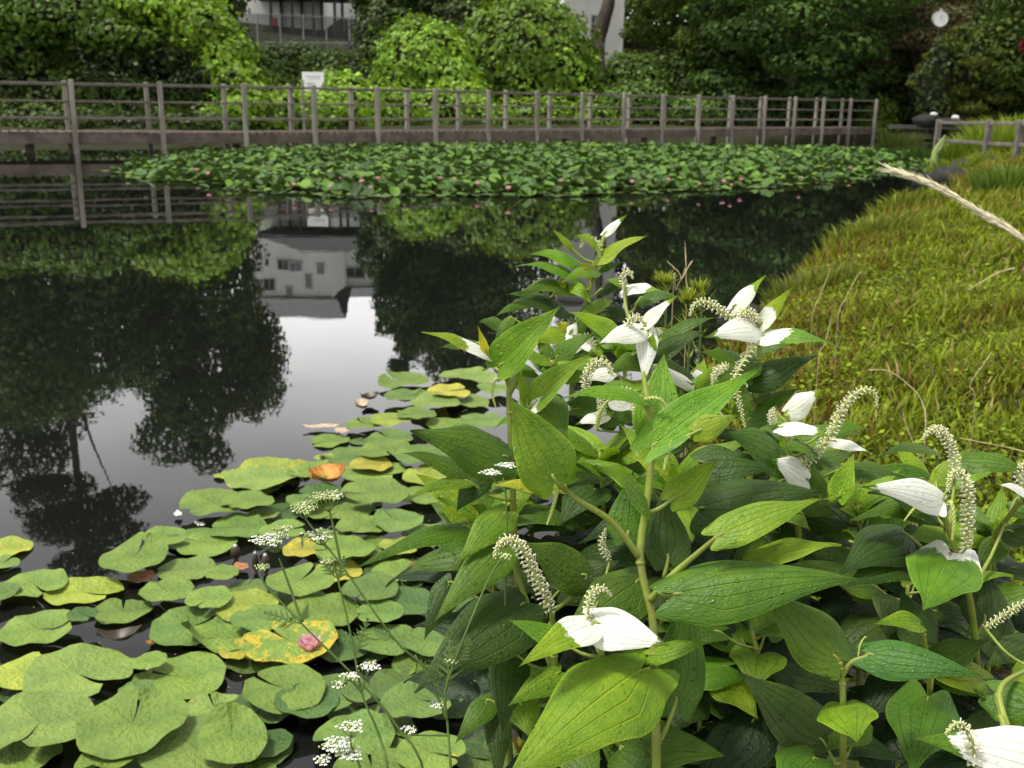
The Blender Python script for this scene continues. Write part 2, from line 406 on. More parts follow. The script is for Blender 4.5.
# ------------------------------------------------------------------ clock in front of the far trees
cpos = P(940, 19, 43.5); ck = empty('park_clock', (cpos[0], cpos[1], float(ground_z(cpos[0], cpos[1])))); tag(ck, 'round white park clock on a thin dark pole before the far trees', 'clock')
def disc(c, r, y0, y1, n=28):
    V = [(c[0]+r*math.cos(2*math.pi*i/n), c[1]+y, c[2]+r*math.sin(2*math.pi*i/n)) for y in (y0, y1) for i in range(n)]
    return V, [tuple(range(n)), tuple(range(2*n-1, n-1, -1))] + [(i, n+i, n+(i+1) % n, (i+1) % n) for i in range(n)]
m1 = MB(); m1.add(*disc(cpos, .30, -.07, .07)); m1.build('face', M['white'], ck)
m1 = MB(); n = 28
for i in range(n):
    a0, a1 = 2*math.pi*i/n, 2*math.pi*(i+1)/n
    V = [(cpos[0]+r_*math.cos(a), cpos[1]+y, cpos[2]+r_*math.sin(a)) for y in (-.09, .09) for a in (a0, a1) for r_ in (.302, .32)]
    m1.add(V, [(0, 1, 3, 2), (4, 6, 7, 5), (1, 5, 7, 3), (0, 2, 6, 4)])
m1.build('rim', M['metal'], ck)
m1 = MB(); m1.box((cpos[0]+.01, cpos[1]-.078, cpos[2]+.07), (.03, .008, .17)); m1.beam((cpos[0], cpos[1]-.085, cpos[2]), (cpos[0]+.05, cpos[1]-.085, cpos[2]+.1), .03, .01); m1.build('hand', M['ink'], ck)
m1 = MB(); m1.tube([(cpos[0]+.01, cpos[1], cpos[2]+.27), (cpos[0]+.01, cpos[1], cpos[2]+.4)], [.06, .05, .03], 8); m1.build('finial', M['metal'], ck)
m1 = MB(); m1.tube([(cpos[0], cpos[1], float(ground_z(cpos[0], cpos[1]))-.2), (cpos[0], cpos[1], cpos[2]-.29)], .035, 8); m1.build('pole', M['darkmetal'], ck)

# ------------------------------------------------------------------ terrace, fence, pavilion and houses on the hill
def at(px, py, d): return P(px, py, d)
a = at(205, 45, 68); b_ = at(372, 50, 74)
fb = at(215, 38, 68)[2]
tw = MB(); tw.box(((a[0]+b_[0])/2, (a[1]+b_[1])/2+.6, fb-2.2), (b_[0]-a[0]+8, 1.0, 4.4), None, .05); o = tw.build('retaining_wall', M['concrete']); tag(o, 'grey retaining wall under the mesh fence on the far slope', 'wall')
ff = empty('mesh_fence', (a[0], a[1], fb)); tag(ff, 'dark mesh fence with pale posts on the far terrace', 'fence')
fa = np.array([a[0]-2, (a[1]+b_[1])/2+.2, fb]); fe = np.array([b_[0]+2, (a[1]+b_[1])/2+.2, fb-.35]); FH = 1.85
for i in range(10):
    p = fa + (fe - fa) * i / 9; m1 = MB(); m1.tube([p, p + np.array([0, 0, FH + .08])], .055, 8); m1.build('post', M['metal'], ff)
for z in (.1, FH):
    m1 = MB(); m1.beam(fa + np.array([0, -.07, z]), fe + np.array([0, -.07, z]), .05, .05); m1.build('rail', M['metal'], ff)
m1 = MB(); n = int(np.linalg.norm(fe - fa) / .11)
for i in range(n):
    p = fa + (fe - fa) * i / n; m1.box(p + np.array([0, 0, FH/2+.05]), (.055, .02, FH - .1))
m1.build('mesh_panel', M['darkmetal'], ff)
rp = P(274, 22, 70.5); m1 = MB(); m1.box((rp[0], fa[1]-.16, rp[2]), (.4, .02, .55)); tag(m1.build('red_notice', M['red']), 'small faded red notice tied to the far mesh fence', 'notice')
# pavilion: dark roof on posts
pc = P(312, 8, 76); zb = fb + .1; pv = empty('pavilion', (pc[0], pc[1], zb)); tag(pv, 'open shelter with a dark hipped roof on black posts behind the mesh fence', 'pavilion')
ez = 1.27 + (97.5 - 8) / F * 76 + .95
for ix in range(5):
    for iy in range(2):
        x = pc[0] - 3.0 + ix * 1.55; y = pc[1] + iy * 3.5
        m1 = MB(); m1.box((x, y, (zb + ez) / 2), (.2, .2, ez - zb), None, .02); m1.build('post', M['darkmetal'], pv)
m1 = MB(); ex, ey = 4.6, 2.6; cx, cy = pc[0], pc[1] + 1.75
V = [(cx-ex, cy-ey, ez), (cx+ex, cy-ey, ez), (cx+ex, cy+ey, ez), (cx-ex, cy+ey, ez), (cx-1.9, cy, ez+1.5), (cx+1.9, cy, ez+1.5)] + [(cx-ex, cy-ey, ez-.22), (cx+ex, cy-ey, ez-.22), (cx+ex, cy+ey, ez-.22), (cx-ex, cy+ey, ez-.22)]
m1.add(V, [(0,1,5,4), (1,2,5), (2,3,4,5), (3,0,4), (9,8,7,6), (0,6,7,1), (1,7,8,2), (2,8,9,3), (3,9,6,0)]); m1.build('roof', M['roof'], pv)
def house(label, x0, x1, y0, y1, zb, ze, zr, wins, roofmat, ridge='x'):
    h = empty('house', ((x0+x1)/2, (y0+y1)/2, zb)); tag(h, label, 'house')
    m1 = MB(); m1.box(((x0+x1)/2, (y0+y1)/2, (zb+ze)/2), (x1-x0, y1-y0, ze-zb))
    if ridge == 'y':
        xm = (x0+x1)/2
        m1.add([(x0, y0, ze), (x1, y0, ze), (xm, y0, zr), (x0, y1, ze), (x1, y1, ze), (xm, y1, zr)], [(0, 1, 2), (5, 4, 3)])
    m1.build('wall', M['render'], h)
    o_ = .45; t = .18; m1 = MB()
    if ridge == 'x':
        ym = (y0+y1)/2; A = [(y0-o_, ze-.12), (ym, zr), (y1+o_, ze-.12)]
        V = [(x, y, z+k) for x in (x0-o_, x1+o_) for k in (0, t) for y, z in A]
        m1.add(V, [(0,1,7,6), (1,2,8,7), (3,9,10,4), (4,10,11,5), (0,6,9,3), (2,5,11,8), (0,3,4,1), (1,4,5,2), (6,7,10,9), (7,8,11,10)])
    else:
        xm = (x0+x1)/2; A = [(x0-o_, ze-.12), (xm, zr), (x1+o_, ze-.12)]
        V = [(x, y, z+k) for y in (y0-o_, y1+o_) for k in (0, t) for x, z in A]
        m1.add(V, [(6,7,1,0), (7,8,2,1), (4,10,9,3), (5,11,10,4), (3,9,6,0), (8,11,5,2), (1,4,3,0), (2,5,4,1), (9,10,7,6), (10,11,8,7)])
    m1.build('roof', roofmat, h)
    for (wx, wz, ww, wh) in wins:
        m1 = MB()
        for dx, dz, sx, sz in ((0, wh/2, ww+.12, .08), (0, -wh/2, ww+.2, .1), (-ww/2, 0, .08, wh), (ww/2, 0, .08, wh), (0, 0, .05, wh)):
            m1.box((wx+dx, y0-.04, wz+dz), (sx, .12, sz))
        w_ = m1.build('window', M['metal'], h)
        m1 = MB(); m1.box((wx, y0-.012, wz), (ww-.06, .03, wh-.06)); m1.build('pane', M['glass'], w_)
    return h
hx = P(300, 0, 84)
X0 = (243-512)/F*84; X1 = (328-512)/F*84
house('white gabled house with small dark windows mirrored in the pond', X0, X1, 84, 92, fb, 14.3, 16.6, [(-20.8, 13.5, .6, .9), (-19.8, 13.2, .9, 1.0), (-18.6, 11.6, .9, .9), (-17.6, 11.7, .9, .8), (-16.6, 12.9, .45, 1.0), (-15.6, 11.9, .5, .8), (-18.2, 13.7, .4, .6)], M['greyroof'], 'x')
X2 = (334-512)/F*92; X3 = (372-512)/F*92
house('smaller pale house with one wide window right of the gabled house', X2, X3, 92, 98, fb, 14.6, 16.0, [(X2+1.6, 13.4, 1.8, 1.0)], M['greyroof'], 'x')
hw = house('white building with a dark doorway behind the leaning trunk', (556-512)/F*72, (613.5-512)/F*72, 72, 80, 3, 12.2, 13.6, [((586-512)/F*72, 1.27+(103.5-30)/F*72, .5, 1.1)], M['greyroof'], 'x')
m1 = MB(); m1.tube([((612-512)/F*72, 71.9, 3.5), ((612-512)/F*72, 71.9, 12)], .06, 8); m1.build('downpipe', M['white'], hw)
# ------------------------------------------------------------------ foliage made of many leaf-sized faces
def unit(v): return v / (np.linalg.norm(v, axis=-1, keepdims=True) + 1e-9)
def leaves(C, Nn, size, tint, name, mat, parent, asp=.62, fold=.18, down=.35):
    n = len(C); Nn = unit(Nn)
    d = rng.normal(size=(n, 3)); d[:, 2] -= down * 2
    t = unit(d - (d * Nn).sum(1, keepdims=True) * Nn); b = np.cross(Nn, t); s = np.asarray(size).reshape(-1, 1) * np.ones((n, 1)) * .5
    V = np.stack([C - t*s, C + b*s*asp - Nn*s*fold - t*s*.15, C + t*s - Nn*s*fold, C - b*s*asp - Nn*s*fold - t*s*.15], 1).reshape(-1, 3)
    Q = np.arange(4 * n).reshape(n, 4)
    return quads(name, V, Q, mat, parent, tint=np.repeat(tint, 4, 0))
def shell(n, lobes, inner=.55, hang=0.0):
    """points and outward normals spread through lobes (x, y, z, rx, ry, rz), thick near their skin"""
    L = np.array(lobes, float); wgt = (L[:, 3]*L[:, 4] + L[:, 4]*L[:, 5] + L[:, 3]*L[:, 5]); k = rng.choice(len(L), n, p=wgt/wgt.sum())
    d = unit(rng.normal(size=(n, 3))); rr = inner + (1 - inner) * rng.random(n) ** .45
    bump = 1 + .20*nz(d*1.0 + L[k, :3], 2.2, 9) + .10*nz(d + L[k, :3], 5.5, 10)
    C = L[k, :3] + d * L[k, 3:6] * (rr * bump)[:, None]
    N_ = unit(d / L[k, 3:6]) 
    return C, N_, k
def colours(n, base, var=.3, k=None, pos=None, hue=(.0, .0, .0), seed=0):
    t = np.array(base)[None, :] * (1 + var * (rng.random((n, 1)) - .5) * 2)
    if k is not None:
        g = np.random.default_rng(seed); kv = g.uniform(.75, 1.25, int(k.max()) + 1); t = t * kv[k][:, None]
    y = (rng.random(n) < .22)[:, None]
    t = np.where(y, t * np.array([1.5, 1.3, .8]), t)
    return np.clip(t, .003, .9)
def limbs(m, base, top, r, lobes, nb=7, seed=0):
    g = random.Random(seed); base = np.array(base, float); top = np.array(top, float)
    mid = (base + top)/2 + np.array([g.uniform(-.3, .3), g.uniform(-.3, .3), 0]); path = smooth_path([base, mid, top], 14)
    m.tube(path, [r*1.35, r*1.0, r*.75, r*.35], 9)
    for i in range(nb):
        lb = lobes[g.randrange(len(lobes))]; s = path[g.randrange(4, 12)]
        e = np.array(lb[:3]) + np.array([g.uniform(-.5, .5) * lb[3], g.uniform(-.5, .5) * lb[4], g.uniform(-.2, .5) * lb[5]])
        q = (s + e)/2 + np.array([0, 0, g.uniform(.1, .6)]); m.tube(smooth_path([s, q, e], 9), [r*.42, r*.25, r*.06], 6)
def tree(name, label, cat, x, y, h, rad, n, size, base, lobes=None, zc=.35, seed=1, trunk=.25, group=None, flat=.8, up_=.55, inner=.5, lean=(0, 0), droop=.35, nl=11, trunk_top=.7, rs=1.0):
    gz = float(ground_z(x, y)); root = empty(name, (x, y, gz)); tag(root, label, cat, group)
    g = np.random.default_rng(seed)
    if lobes is None:
        lobes = []
        for i in range(nl):
            f = (i + .5) / nl; a = i * 2.4 + g.uniform(-.4, .4); z = zc + (1 - zc) * f * .92
            prof = math.sin(math.pi * (.22 + .70 * f)) ** .8; rr = rad * prof * g.uniform(.45, .68) * rs
            lobes.append((x + lean[0]*f + math.cos(a)*rad*prof*(.5 + .35*(1-rs)*2), y + lean[1]*f + math.sin(a)*rad*prof*(.5 + .35*(1-rs)*2), gz + h*z, rr*1.15, rr*1.15, rr*flat))
    m = MB(); limbs(m, (x, y, gz - .4), (x + lean[0]*.8, y + lean[1]*.8, gz + h*trunk_top), trunk, lobes, 9, seed); m.build('trunk', M['bark'], root, True)
    C, N_, k = shell(n, lobes, inner); N_ = unit(N_ * .8 + np.array([0, 0, up_]) + rng.normal(size=N_.shape) * .45)
    leaves(C, N_, size * rng.uniform(.65, 1.25, n), colours(n, base, .35, k, seed=seed), 'crown', M['foliage'], root, down=droop)
    return root
def mound(name, label, lobes, n, size, base, seed=1, cat='shrub', group=None, core=.80, var=.3, up_=.25):
    """a bush smothered by climbing leaves: a dark tangle of twigs under a loose skin of leaves"""
    x = np.mean([l[0] for l in lobes]); y = np.mean([l[1] for l in lobes]); root = empty(name, (x, y, float(ground_z(x, y)))); tag(root, label, cat, group)
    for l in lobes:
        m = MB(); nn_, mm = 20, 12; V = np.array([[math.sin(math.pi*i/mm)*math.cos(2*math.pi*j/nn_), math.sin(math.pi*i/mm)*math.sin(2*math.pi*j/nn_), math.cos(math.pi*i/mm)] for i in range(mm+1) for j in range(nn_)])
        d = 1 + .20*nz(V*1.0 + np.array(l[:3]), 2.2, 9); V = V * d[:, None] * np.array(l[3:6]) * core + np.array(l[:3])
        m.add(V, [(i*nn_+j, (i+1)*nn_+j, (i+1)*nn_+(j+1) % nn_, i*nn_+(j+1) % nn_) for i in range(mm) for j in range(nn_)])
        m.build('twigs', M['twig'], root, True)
    C, N_, k = shell(n, lobes, .86); far_ = rng.random(n) < .10; C = C + np.where(far_[:, None], N_*rng.uniform(.05, .4, (n, 1)), 0); C[:, 2] -= np.where(rng.random(n) < .08, rng.uniform(0, .35, n), 0); N_ = unit(N_ + np.array([0, 0, up_]) + rng.normal(size=N_.shape) * .38)
    clump = nz(C, 1.6, seed + 5)[:, None]
    t = colours(n, base, var, k, seed=seed) * (1 + .35 * clump)
    leaves(C, N_, size * rng.uniform(.6, 1.3, n), np.clip(t, .004, .9), 'vine_leaves', M['vine'], root, asp=.85, down=.9)
    return root
def PX(px, d): return (px - 512) / F * d                  # sideways metres for a picture column at a distance
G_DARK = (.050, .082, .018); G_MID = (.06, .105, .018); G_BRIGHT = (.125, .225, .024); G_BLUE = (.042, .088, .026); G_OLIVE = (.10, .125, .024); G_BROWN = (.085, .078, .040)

# vine-smothered bushes behind the boardwalk
def el(px, py, d, rx, ry, rz):
    p = P(px, py, d); return (p[0], p[1], p[2], rx, ry, rz)
mound('vine_bush', 'broad rounded vine-covered bush left of the white building', [el(530, 66, 51, 3.2, 2.8, 3.0), el(500, 50, 52, 2.2, 2.2, 2.2), el(560, 80, 50.5, 1.8, 2.0, 2.2), el(538, 40, 52, 2.0, 2, 1.8), el(590, 110, 50, 1.3, 1.5, 1.2)], 15000, .26, G_BRIGHT, 3)
mound('vine_bush', 'smaller bright vine-covered bush left of the broad rounded one', [el(425, 66, 48, 2.2, 2.2, 1.9), el(400, 84, 47.5, 1.4, 1.6, 1.3), el(452, 92, 47.5, 1.5, 1.6, 1.7), el(420, 45, 48.5, 1.5, 1.6, 1.2)], 9500, .24, (.135, .25, .026), 4)
mound('vine_bank', 'low bright yellow-green vine mat behind the boardwalk railing by the notice sign', [el(300, 112, 38, 1.6, 1.2, .8), el(345, 106, 40, 1.6, 1.3, 1.2), el(385, 112, 41, 1.6, 1.3, .9), el(330, 86, 43, 1.2, 1, .6)], 8000, .2, (.16, .28, .03), 5)
mound('vine_bank', 'low bright vine mat under the two vine-covered bushes', [el(430, 116, 43.5, 1.9, 1.2, 1.0), el(480, 120, 44.5, 1.6, 1.2, .9), el(530, 120, 46, 1.9, 1.2, .9), el(585, 122, 47.5, 1.6, 1.2, .85), el(460, 104, 46, 1.4, 1.2, 1.0)], 9500, .2, (.15, .26, .03), 6)
mound('vine_bank', 'low leafy scrub between the vine bushes and the dark spreading tree', [el(640, 108, 48.5, 1.8, 1.4, 1.2), el(690, 116, 48.5, 1.6, 1.4, .9), el(632, 80, 52, 1.6, 1.5, 1.3)], 6500, .2, (.07, .13, .022), 7)
mound('vine_thicket', 'tall vine-draped thicket with a bright arching right edge at far left', [el(205, 30, 36.5, 1.1, 1.2, .8), el(228, 58, 36.5, .9, 1.1, .8), el(240, 82, 36, .95, 1.0, .7), el(250, 108, 35.6, .95, 1, .6), el(185, 8, 37, 1.3, 1.3, .85), el(150, 6, 37.5, 1.3, 1.2, .7)], 9000, .21, (.135, .24, .022), 8, core=.7)
mound('vine_thicket', 'dark vine-hung thicket with bright top ledges at the far left', [el(60, 14, 37, 2.3, 1.5, 1.1), el(110, 36, 36.5, 1.2, 1.1, .55), el(20, 45, 38, 1.6, 1.4, 1.1), el(-40, 20, 37, 2.2, 1.5, 1.5), el(140, 40, 36.6, .8, .9, .35)], 8500, .21, (.060, .115, .016), 9, core=.7)
mound('undergrowth_bush', 'dark shady shrub behind the boardwalk at far left', [el(60, 100, 38, 2.6, 1.2, 1.3), el(-30, 95, 37, 2.2, 1.2, 1.5), el(150, 108, 38.5, 2.2, 1.2, 1.0), el(200, 96, 38.8, 1.0, 1, .8)], 6500, .2, (.045, .078, .016), 10, core=.75)
mound('undergrowth_bush', 'dull green scrub on the slope under the mesh fence', [el(290, 66, 58, 2.4, 1.6, 1.2), el(335, 74, 57, 2.2, 1.6, 1.3), el(250, 70, 56, 2.0, 1.5, 1.2), el(370, 92, 52, 1.7, 1.5, 1.4)], 7000, .24, (.055, .105, .02), 11)
mound('undergrowth_bush', 'dark leafy shrub at the far end of the boardwalk', [el(878, 116, 47.5, .9, .9, .9), el(884, 132, 47, .8, .8, .6)], 3000, .19, (.075, .13, .02), 12)

# fuller undergrowth up the slope
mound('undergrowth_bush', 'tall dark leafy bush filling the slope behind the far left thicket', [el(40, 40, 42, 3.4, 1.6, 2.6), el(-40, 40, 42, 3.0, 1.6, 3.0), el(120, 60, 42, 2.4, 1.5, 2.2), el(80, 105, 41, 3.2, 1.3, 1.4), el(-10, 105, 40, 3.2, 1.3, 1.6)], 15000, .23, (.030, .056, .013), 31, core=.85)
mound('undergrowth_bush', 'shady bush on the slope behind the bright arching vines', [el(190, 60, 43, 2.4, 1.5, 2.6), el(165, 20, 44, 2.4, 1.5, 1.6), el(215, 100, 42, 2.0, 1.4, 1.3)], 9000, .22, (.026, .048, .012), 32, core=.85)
mound('slope_shrub', 'mid green shrubs covering the slope left of the notice sign', [el(262, 98, 47, 1.6, 1.4, 1.4), el(290, 88, 50, 1.8, 1.4, 1.3), el(320, 80, 60, 2.4, 1.5, 1.4), el(262, 80, 60, 2.4, 1.5, 1.4), el(355, 84, 58, 2.2, 1.5, 1.6), el(385, 66, 56, 1.6, 1.5, 2.2)], 11000, .23, (.065, .115, .019), 33)
mound('slope_shrub', 'bright leafy scrub behind the railing between notice sign and vine mat', [el(270, 122, 36, 1.1, .9, .55), el(235, 118, 36, 1.1, .9, .6), el(300, 124, 37.5, 1.3, .9, .5)], 4500, .19, (.11, .20, .024), 34)
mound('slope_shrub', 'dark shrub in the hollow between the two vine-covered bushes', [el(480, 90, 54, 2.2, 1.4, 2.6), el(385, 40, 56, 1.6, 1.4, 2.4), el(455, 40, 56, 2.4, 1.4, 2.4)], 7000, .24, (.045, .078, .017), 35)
mound('slope_shrub', 'olive shrub row beneath the dense olive tree', [el(640, 92, 53, 2.2, 1.4, 1.8), el(695, 90, 53, 2.4, 1.4, 1.8), el(610, 110, 51, 1.4, 1.2, 1.0)], 8000, .22, (.062, .105, .02), 36)
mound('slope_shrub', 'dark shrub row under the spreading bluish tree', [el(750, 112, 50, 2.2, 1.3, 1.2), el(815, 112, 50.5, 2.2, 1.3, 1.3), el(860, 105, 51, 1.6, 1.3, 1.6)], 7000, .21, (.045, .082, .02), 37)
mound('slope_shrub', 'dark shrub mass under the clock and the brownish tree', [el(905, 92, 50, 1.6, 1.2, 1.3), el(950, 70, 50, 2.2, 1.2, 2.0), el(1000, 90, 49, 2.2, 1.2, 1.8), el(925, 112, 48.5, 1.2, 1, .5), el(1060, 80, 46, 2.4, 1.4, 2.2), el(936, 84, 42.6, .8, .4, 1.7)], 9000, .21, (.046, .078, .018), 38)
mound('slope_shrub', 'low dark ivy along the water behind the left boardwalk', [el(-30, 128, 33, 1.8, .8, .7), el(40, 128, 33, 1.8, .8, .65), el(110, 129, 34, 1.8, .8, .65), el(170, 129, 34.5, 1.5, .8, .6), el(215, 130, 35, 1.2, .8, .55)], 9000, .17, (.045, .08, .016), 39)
# trees
gt = 'trees round the far side of the pond'
T = lambda *a, **k: tree('broadleaf_tree', *a, group=gt, **k)
T('big dark broadleaf tree behind the left thicket, its crown mirrored at mid pond', 'tree', PX(172, 50), 51, 16.6, 4.2, 26000, .33, G_DARK, seed=2, zc=.06, flat=1.0, trunk=.34, nl=14)
T('loose hanging tree with wispy outer twigs right of the big dark tree', 'tree', PX(240, 52), 53, 13.5, 2.0, 7000, .26, (.062, .095, .022), seed=3, zc=.62, flat=1.6, trunk=.2, droop=2.0, inner=.2)
T('dark broadleaf tree at the far left edge behind the thicket', 'tree', PX(20, 46), 47, 13.0, 5.2, 24000, .33, G_DARK, seed=4, zc=.05, flat=.9, trunk=.3, nl=13)
T('wide dark broadleaf tree beyond the left edge of the picture', 'tree', PX(-110, 48), 48, 14, 5.5, 10000, .32, G_DARK, seed=14, zc=.2, trunk=.3)
T('deep green tree hiding the right end of the mesh fence', 'tree', PX(402, 60), 60, 13.6, 2.3, 16000, .30, (.045, .092, .020), seed=5, zc=.12, flat=1.1, trunk=.25, nl=13)
T('tall dark tree standing behind the two vine-covered bushes', 'tree', PX(452, 64), 65, 16.0, 4.2, 20000, .33, (.045, .078, .018), seed=6, zc=.12, trunk=.3, nl=13)
T('slim dark tree left of the white building', 'tree', PX(500, 64), 66, 14.0, 3.3, 10000, .30, (.05, .09, .02), seed=7, zc=.3, trunk=.25)
T('dense olive tree right of the white building', 'tree', PX(692, 57), 57, 14.0, 3.8, 19000, .30, (.066, .10, .02), seed=8, zc=.06, flat=.6, trunk=.3, nl=30, rs=.68, inner=.65)
T('big spreading bluish green tree leaning over the end of the boardwalk', 'tree', PX(790, 50), 52, 12.5, 5.2, 26000, .30, (.05, .098, .024), seed=9, zc=.08, flat=.42, trunk=.35, nl=44, rs=.62, inner=.7)
T('brownish thin-leaved tree below and left of the clock', 'tree', PX(902, 50), 51, 9.0, 2.6, 8000, .22, G_BROWN, seed=10, zc=.15, flat=.5, trunk=.2, nl=22, rs=.65)
T('yellow-green tree with tiered branches below the clock', 'tree', PX(962, 44), 46, 4.5, 2.0, 9500, .2, G_OLIVE, seed=11, zc=.14, flat=.36, trunk=.18, nl=26, rs=.62, inner=.7)
T('dark tree at the right edge behind the rail fence', 'tree', PX(1025, 44), 45, 9.0, 3.4, 12000, .26, (.05, .085, .018), seed=12, zc=.06, trunk=.25, nl=14)
T('tall dark tree behind the clock', 'tree', PX(940, 58), 60, 15.0, 4.8, 14000, .30, (.042, .08, .02), seed=13, zc=.08, trunk=.32, nl=14)
T('wide dark tree beyond the right edge of the picture', 'tree', PX(1110, 44), 44, 12, 4.6, 8000, .3, (.03, .06, .018), seed=15, zc=.12, trunk=.3)
T('tall shady tree filling the gap behind the spreading bluish tree', 'tree', PX(870, 66), 70, 17, 5.0, 12000, .34, (.036, .064, .017), seed=16, zc=.06, trunk=.35, nl=14)
T('tall shady tree between the olive tree and the spreading bluish tree', 'tree', PX(715, 66), 70, 17, 5.0, 12000, .34, (.036, .064, .016), seed=17, zc=.06, trunk=.35, nl=14)
T('narrow dark tree between the fence-hiding tree and the tall one behind the bushes', 'tree', PX(442, 66), 67, 14.5, 3.2, 13000, .33, (.045, .082, .018), seed=19, zc=.1, flat=1.2, trunk=.28, nl=13)
T('dark tree high on the far left slope', 'tree', PX(90, 66), 68, 14, 5.5, 9000, .34, (.036, .066, .018), seed=18, zc=.1, trunk=.35, nl=13)
for px_, sd_, lab in ((600, 41, 'far dark tree showing above the leaning trunk'), (690, 42, 'far dark tree behind the dense olive tree'), (775, 43, 'far dark tree behind the spreading bluish tree'), (860, 44, 'far dark tree left of the clock'), (950, 45, 'far dark tree right behind the clock'), (1040, 46, 'far dark tree beyond the red maple')):
    T(lab, 'tree', PX(px_, 86), 88, 17, 6.2, 8500, .5, (.040, .066, .018), seed=sd_, zc=.02, flat=1.1, trunk=.35, nl=14)
# tall pine at the left with a bare trunk and a layered top
x, y = PX(46, 56), 57.0
lob = []
gz = float(ground_z(x, y))
for i, (dx, dz, r_) in enumerate([(0, 18.6, 1.5), (1.2, 17.4, 1.5), (-1.3, 17.0, 1.6), (.3, 16.4, 1.9), (1.7, 15.7, 1.2), (-2.0, 15.4, 1.3), (-.4, 14.9, 1.3)]): lob.append((x+dx*1.33, y+(i % 3-1)*.8, dz*1.33 + .6, r_*1.33, r_*1.33, r_*.66))
tree('pine_tree', 'tall dark pine with a bare trunk and layered top at left, mirrored in the pond', 'tree', x, y, 25, 2, 9000, .3, (.03, .045, .016), lobes=lob, seed=21, trunk=.28, trunk_top=.95, group=gt)
T('very tall dark conifer-like tree at the left edge mirrored beside the pine', 'tree', PX(-8, 58), 59, 20.5, 3.6, 12000, .32, (.032, .05, .016), seed=51, zc=.35, flat=.7, trunk=.32, nl=16)
# leaning bare trunk in front of the white building
x, y = PX(598, 60), 60.0; gz = float(ground_z(x, y)); root = empty('leaning_tree', (x, y, gz)); tag(root, 'tree with a bare curving brown trunk in front of the white building', 'tree', gt)
p = smooth_path([(x - .25, y, gz-.3), P(597, 50, 60), P(603, 22, 60), P(609, 0, 60), P(610, -40, 60), P(620, -100, 60)], 24)
MB().tube(p, [.55, .45, .42, .36, .25, .1], 10).build('trunk', M['bark'], root, True)
e = P(615, -85, 60); lb = [(e[0]+a, e[1]+b_, e[2]+c_, 1.5, 1.5, 1.1) for a, b_, c_ in ((-1.2, .5, 1.2), (.6, -.4, 2.0), (.2, .8, 3.2), (-.6, 0, 4.3), (1.3, .5, 1.2))]
C, N_, k = shell(7000, lb, .4); leaves(C, unit(N_ + np.array([0, 0, .6])), .26*rng.uniform(.7, 1.2, 7000), colours(7000, (.04, .075, .018), .3, k), 'crown', M['foliage'], root)
# red-leaved maple at the right edge
x, y = PX(1046, 31), 31.5; gz = float(ground_z(x, y))
lob = [el(1034, 45, 31, .42, .5, .30), el(1040, 84, 31, .42, .5, .26), el(1074, 60, 31.5, .9, .8, .8)]
tree('maple_tree', 'small dark red maple leaning in at the right edge', 'tree', x, y, 4.2, 1, 3200, .13, (.10, .012, .018), lobes=lob, seed=23, trunk=.09)
# ------------------------------------------------------------------ lily pads
mt, nt, out = newmat('lily_pad'); N = NT(nt)
uv = N.n('UVMap').outputs[0]; sx = N.n('SeparateXYZ', {0: uv}); ang, rad_ = sx.outputs[0], sx.outputs[1]      # u = angle, v = radius
tint = N.n('Attribute', attribute_name='tint'); col = tint.outputs['Color']; yel = tint.outputs['Alpha']
co = N.n('TexCoord').outputs['Object']
vein = N.math('ABSOLUTE', N.math('SUBTRACT', N.math('FRACT', N.math('MULTIPLY', ang, 15.0)), .5))
vm = N.math('MULTIPLY', N.ramp(vein, .10, .02), N.ramp(rad_, 1.0, .25))
n1 = N.noise(co, 11.0, 4.0, .6); n2 = N.noise(co, 85.0, 4.0, .65); n3 = N.noise(co, 30.0, 5.0, .6)
c = N.mix(N.ramp(n1, .3, .7), N.mix(1.0, col, (.72, .78, .8), 'MULTIPLY'), N.mix(1.0, col, (1.2, 1.12, 1.05), 'MULTIPLY'))
c = N.mix(N.math('MULTIPLY', vm, .4), c, N.mix(1.0, col, (1.6, 1.45, 1.4), 'MULTIPLY'))
c = N.mix(N.math('MULTIPLY', N.ramp(n2, .52, .66), .46), c, N.mix(1.0, col, (.38, .5, .5), 'MULTIPLY'))
ymask = N.ramp(N.math('ADD', n3, N.math('MULTIPLY', rad_, .18)), N.math('SUBTRACT', 1.03, yel), N.math('SUBTRACT', 1.16, yel))
c = N.mix(N.math('MULTIPLY', ymask, N.ramp(n2, .30, .55)), c, (.58, .44, .035))
brn = N.math('MULTIPLY', ymask, N.ramp(n2, .56, .62)); c = N.mix(brn, c, (.17, .08, .02))
back = N.n('NewGeometry').outputs['Backfacing']
c = N.mix(N.math('MULTIPLY', back, .7), c, (.055, .075, .022))
b = N.n('BsdfPrincipled', {'Base Color': c, 'Roughness': N.math('ADD', .32, N.math('MULTIPLY', n3, .3)), 'Specular IOR Level': .32})
bp = N.n('Bump', {'Strength': 1.0, 'Distance': .007, 'Height': N.math('ADD', N.math('ADD', n2, N.math('MULTIPLY', n1, 2.0)), N.math('MULTIPLY', vm, -.22))}); N.link(bp.outputs[0], b.inputs['Normal'])
t = N.n('BsdfTranslucent', {'Color': c}); mx = N.n('MixShader', {0: .15, 1: b.outputs[0], 2: t.outputs[0]}); N.link(mx.outputs[0], out.inputs[0])
M['pad'] = mt
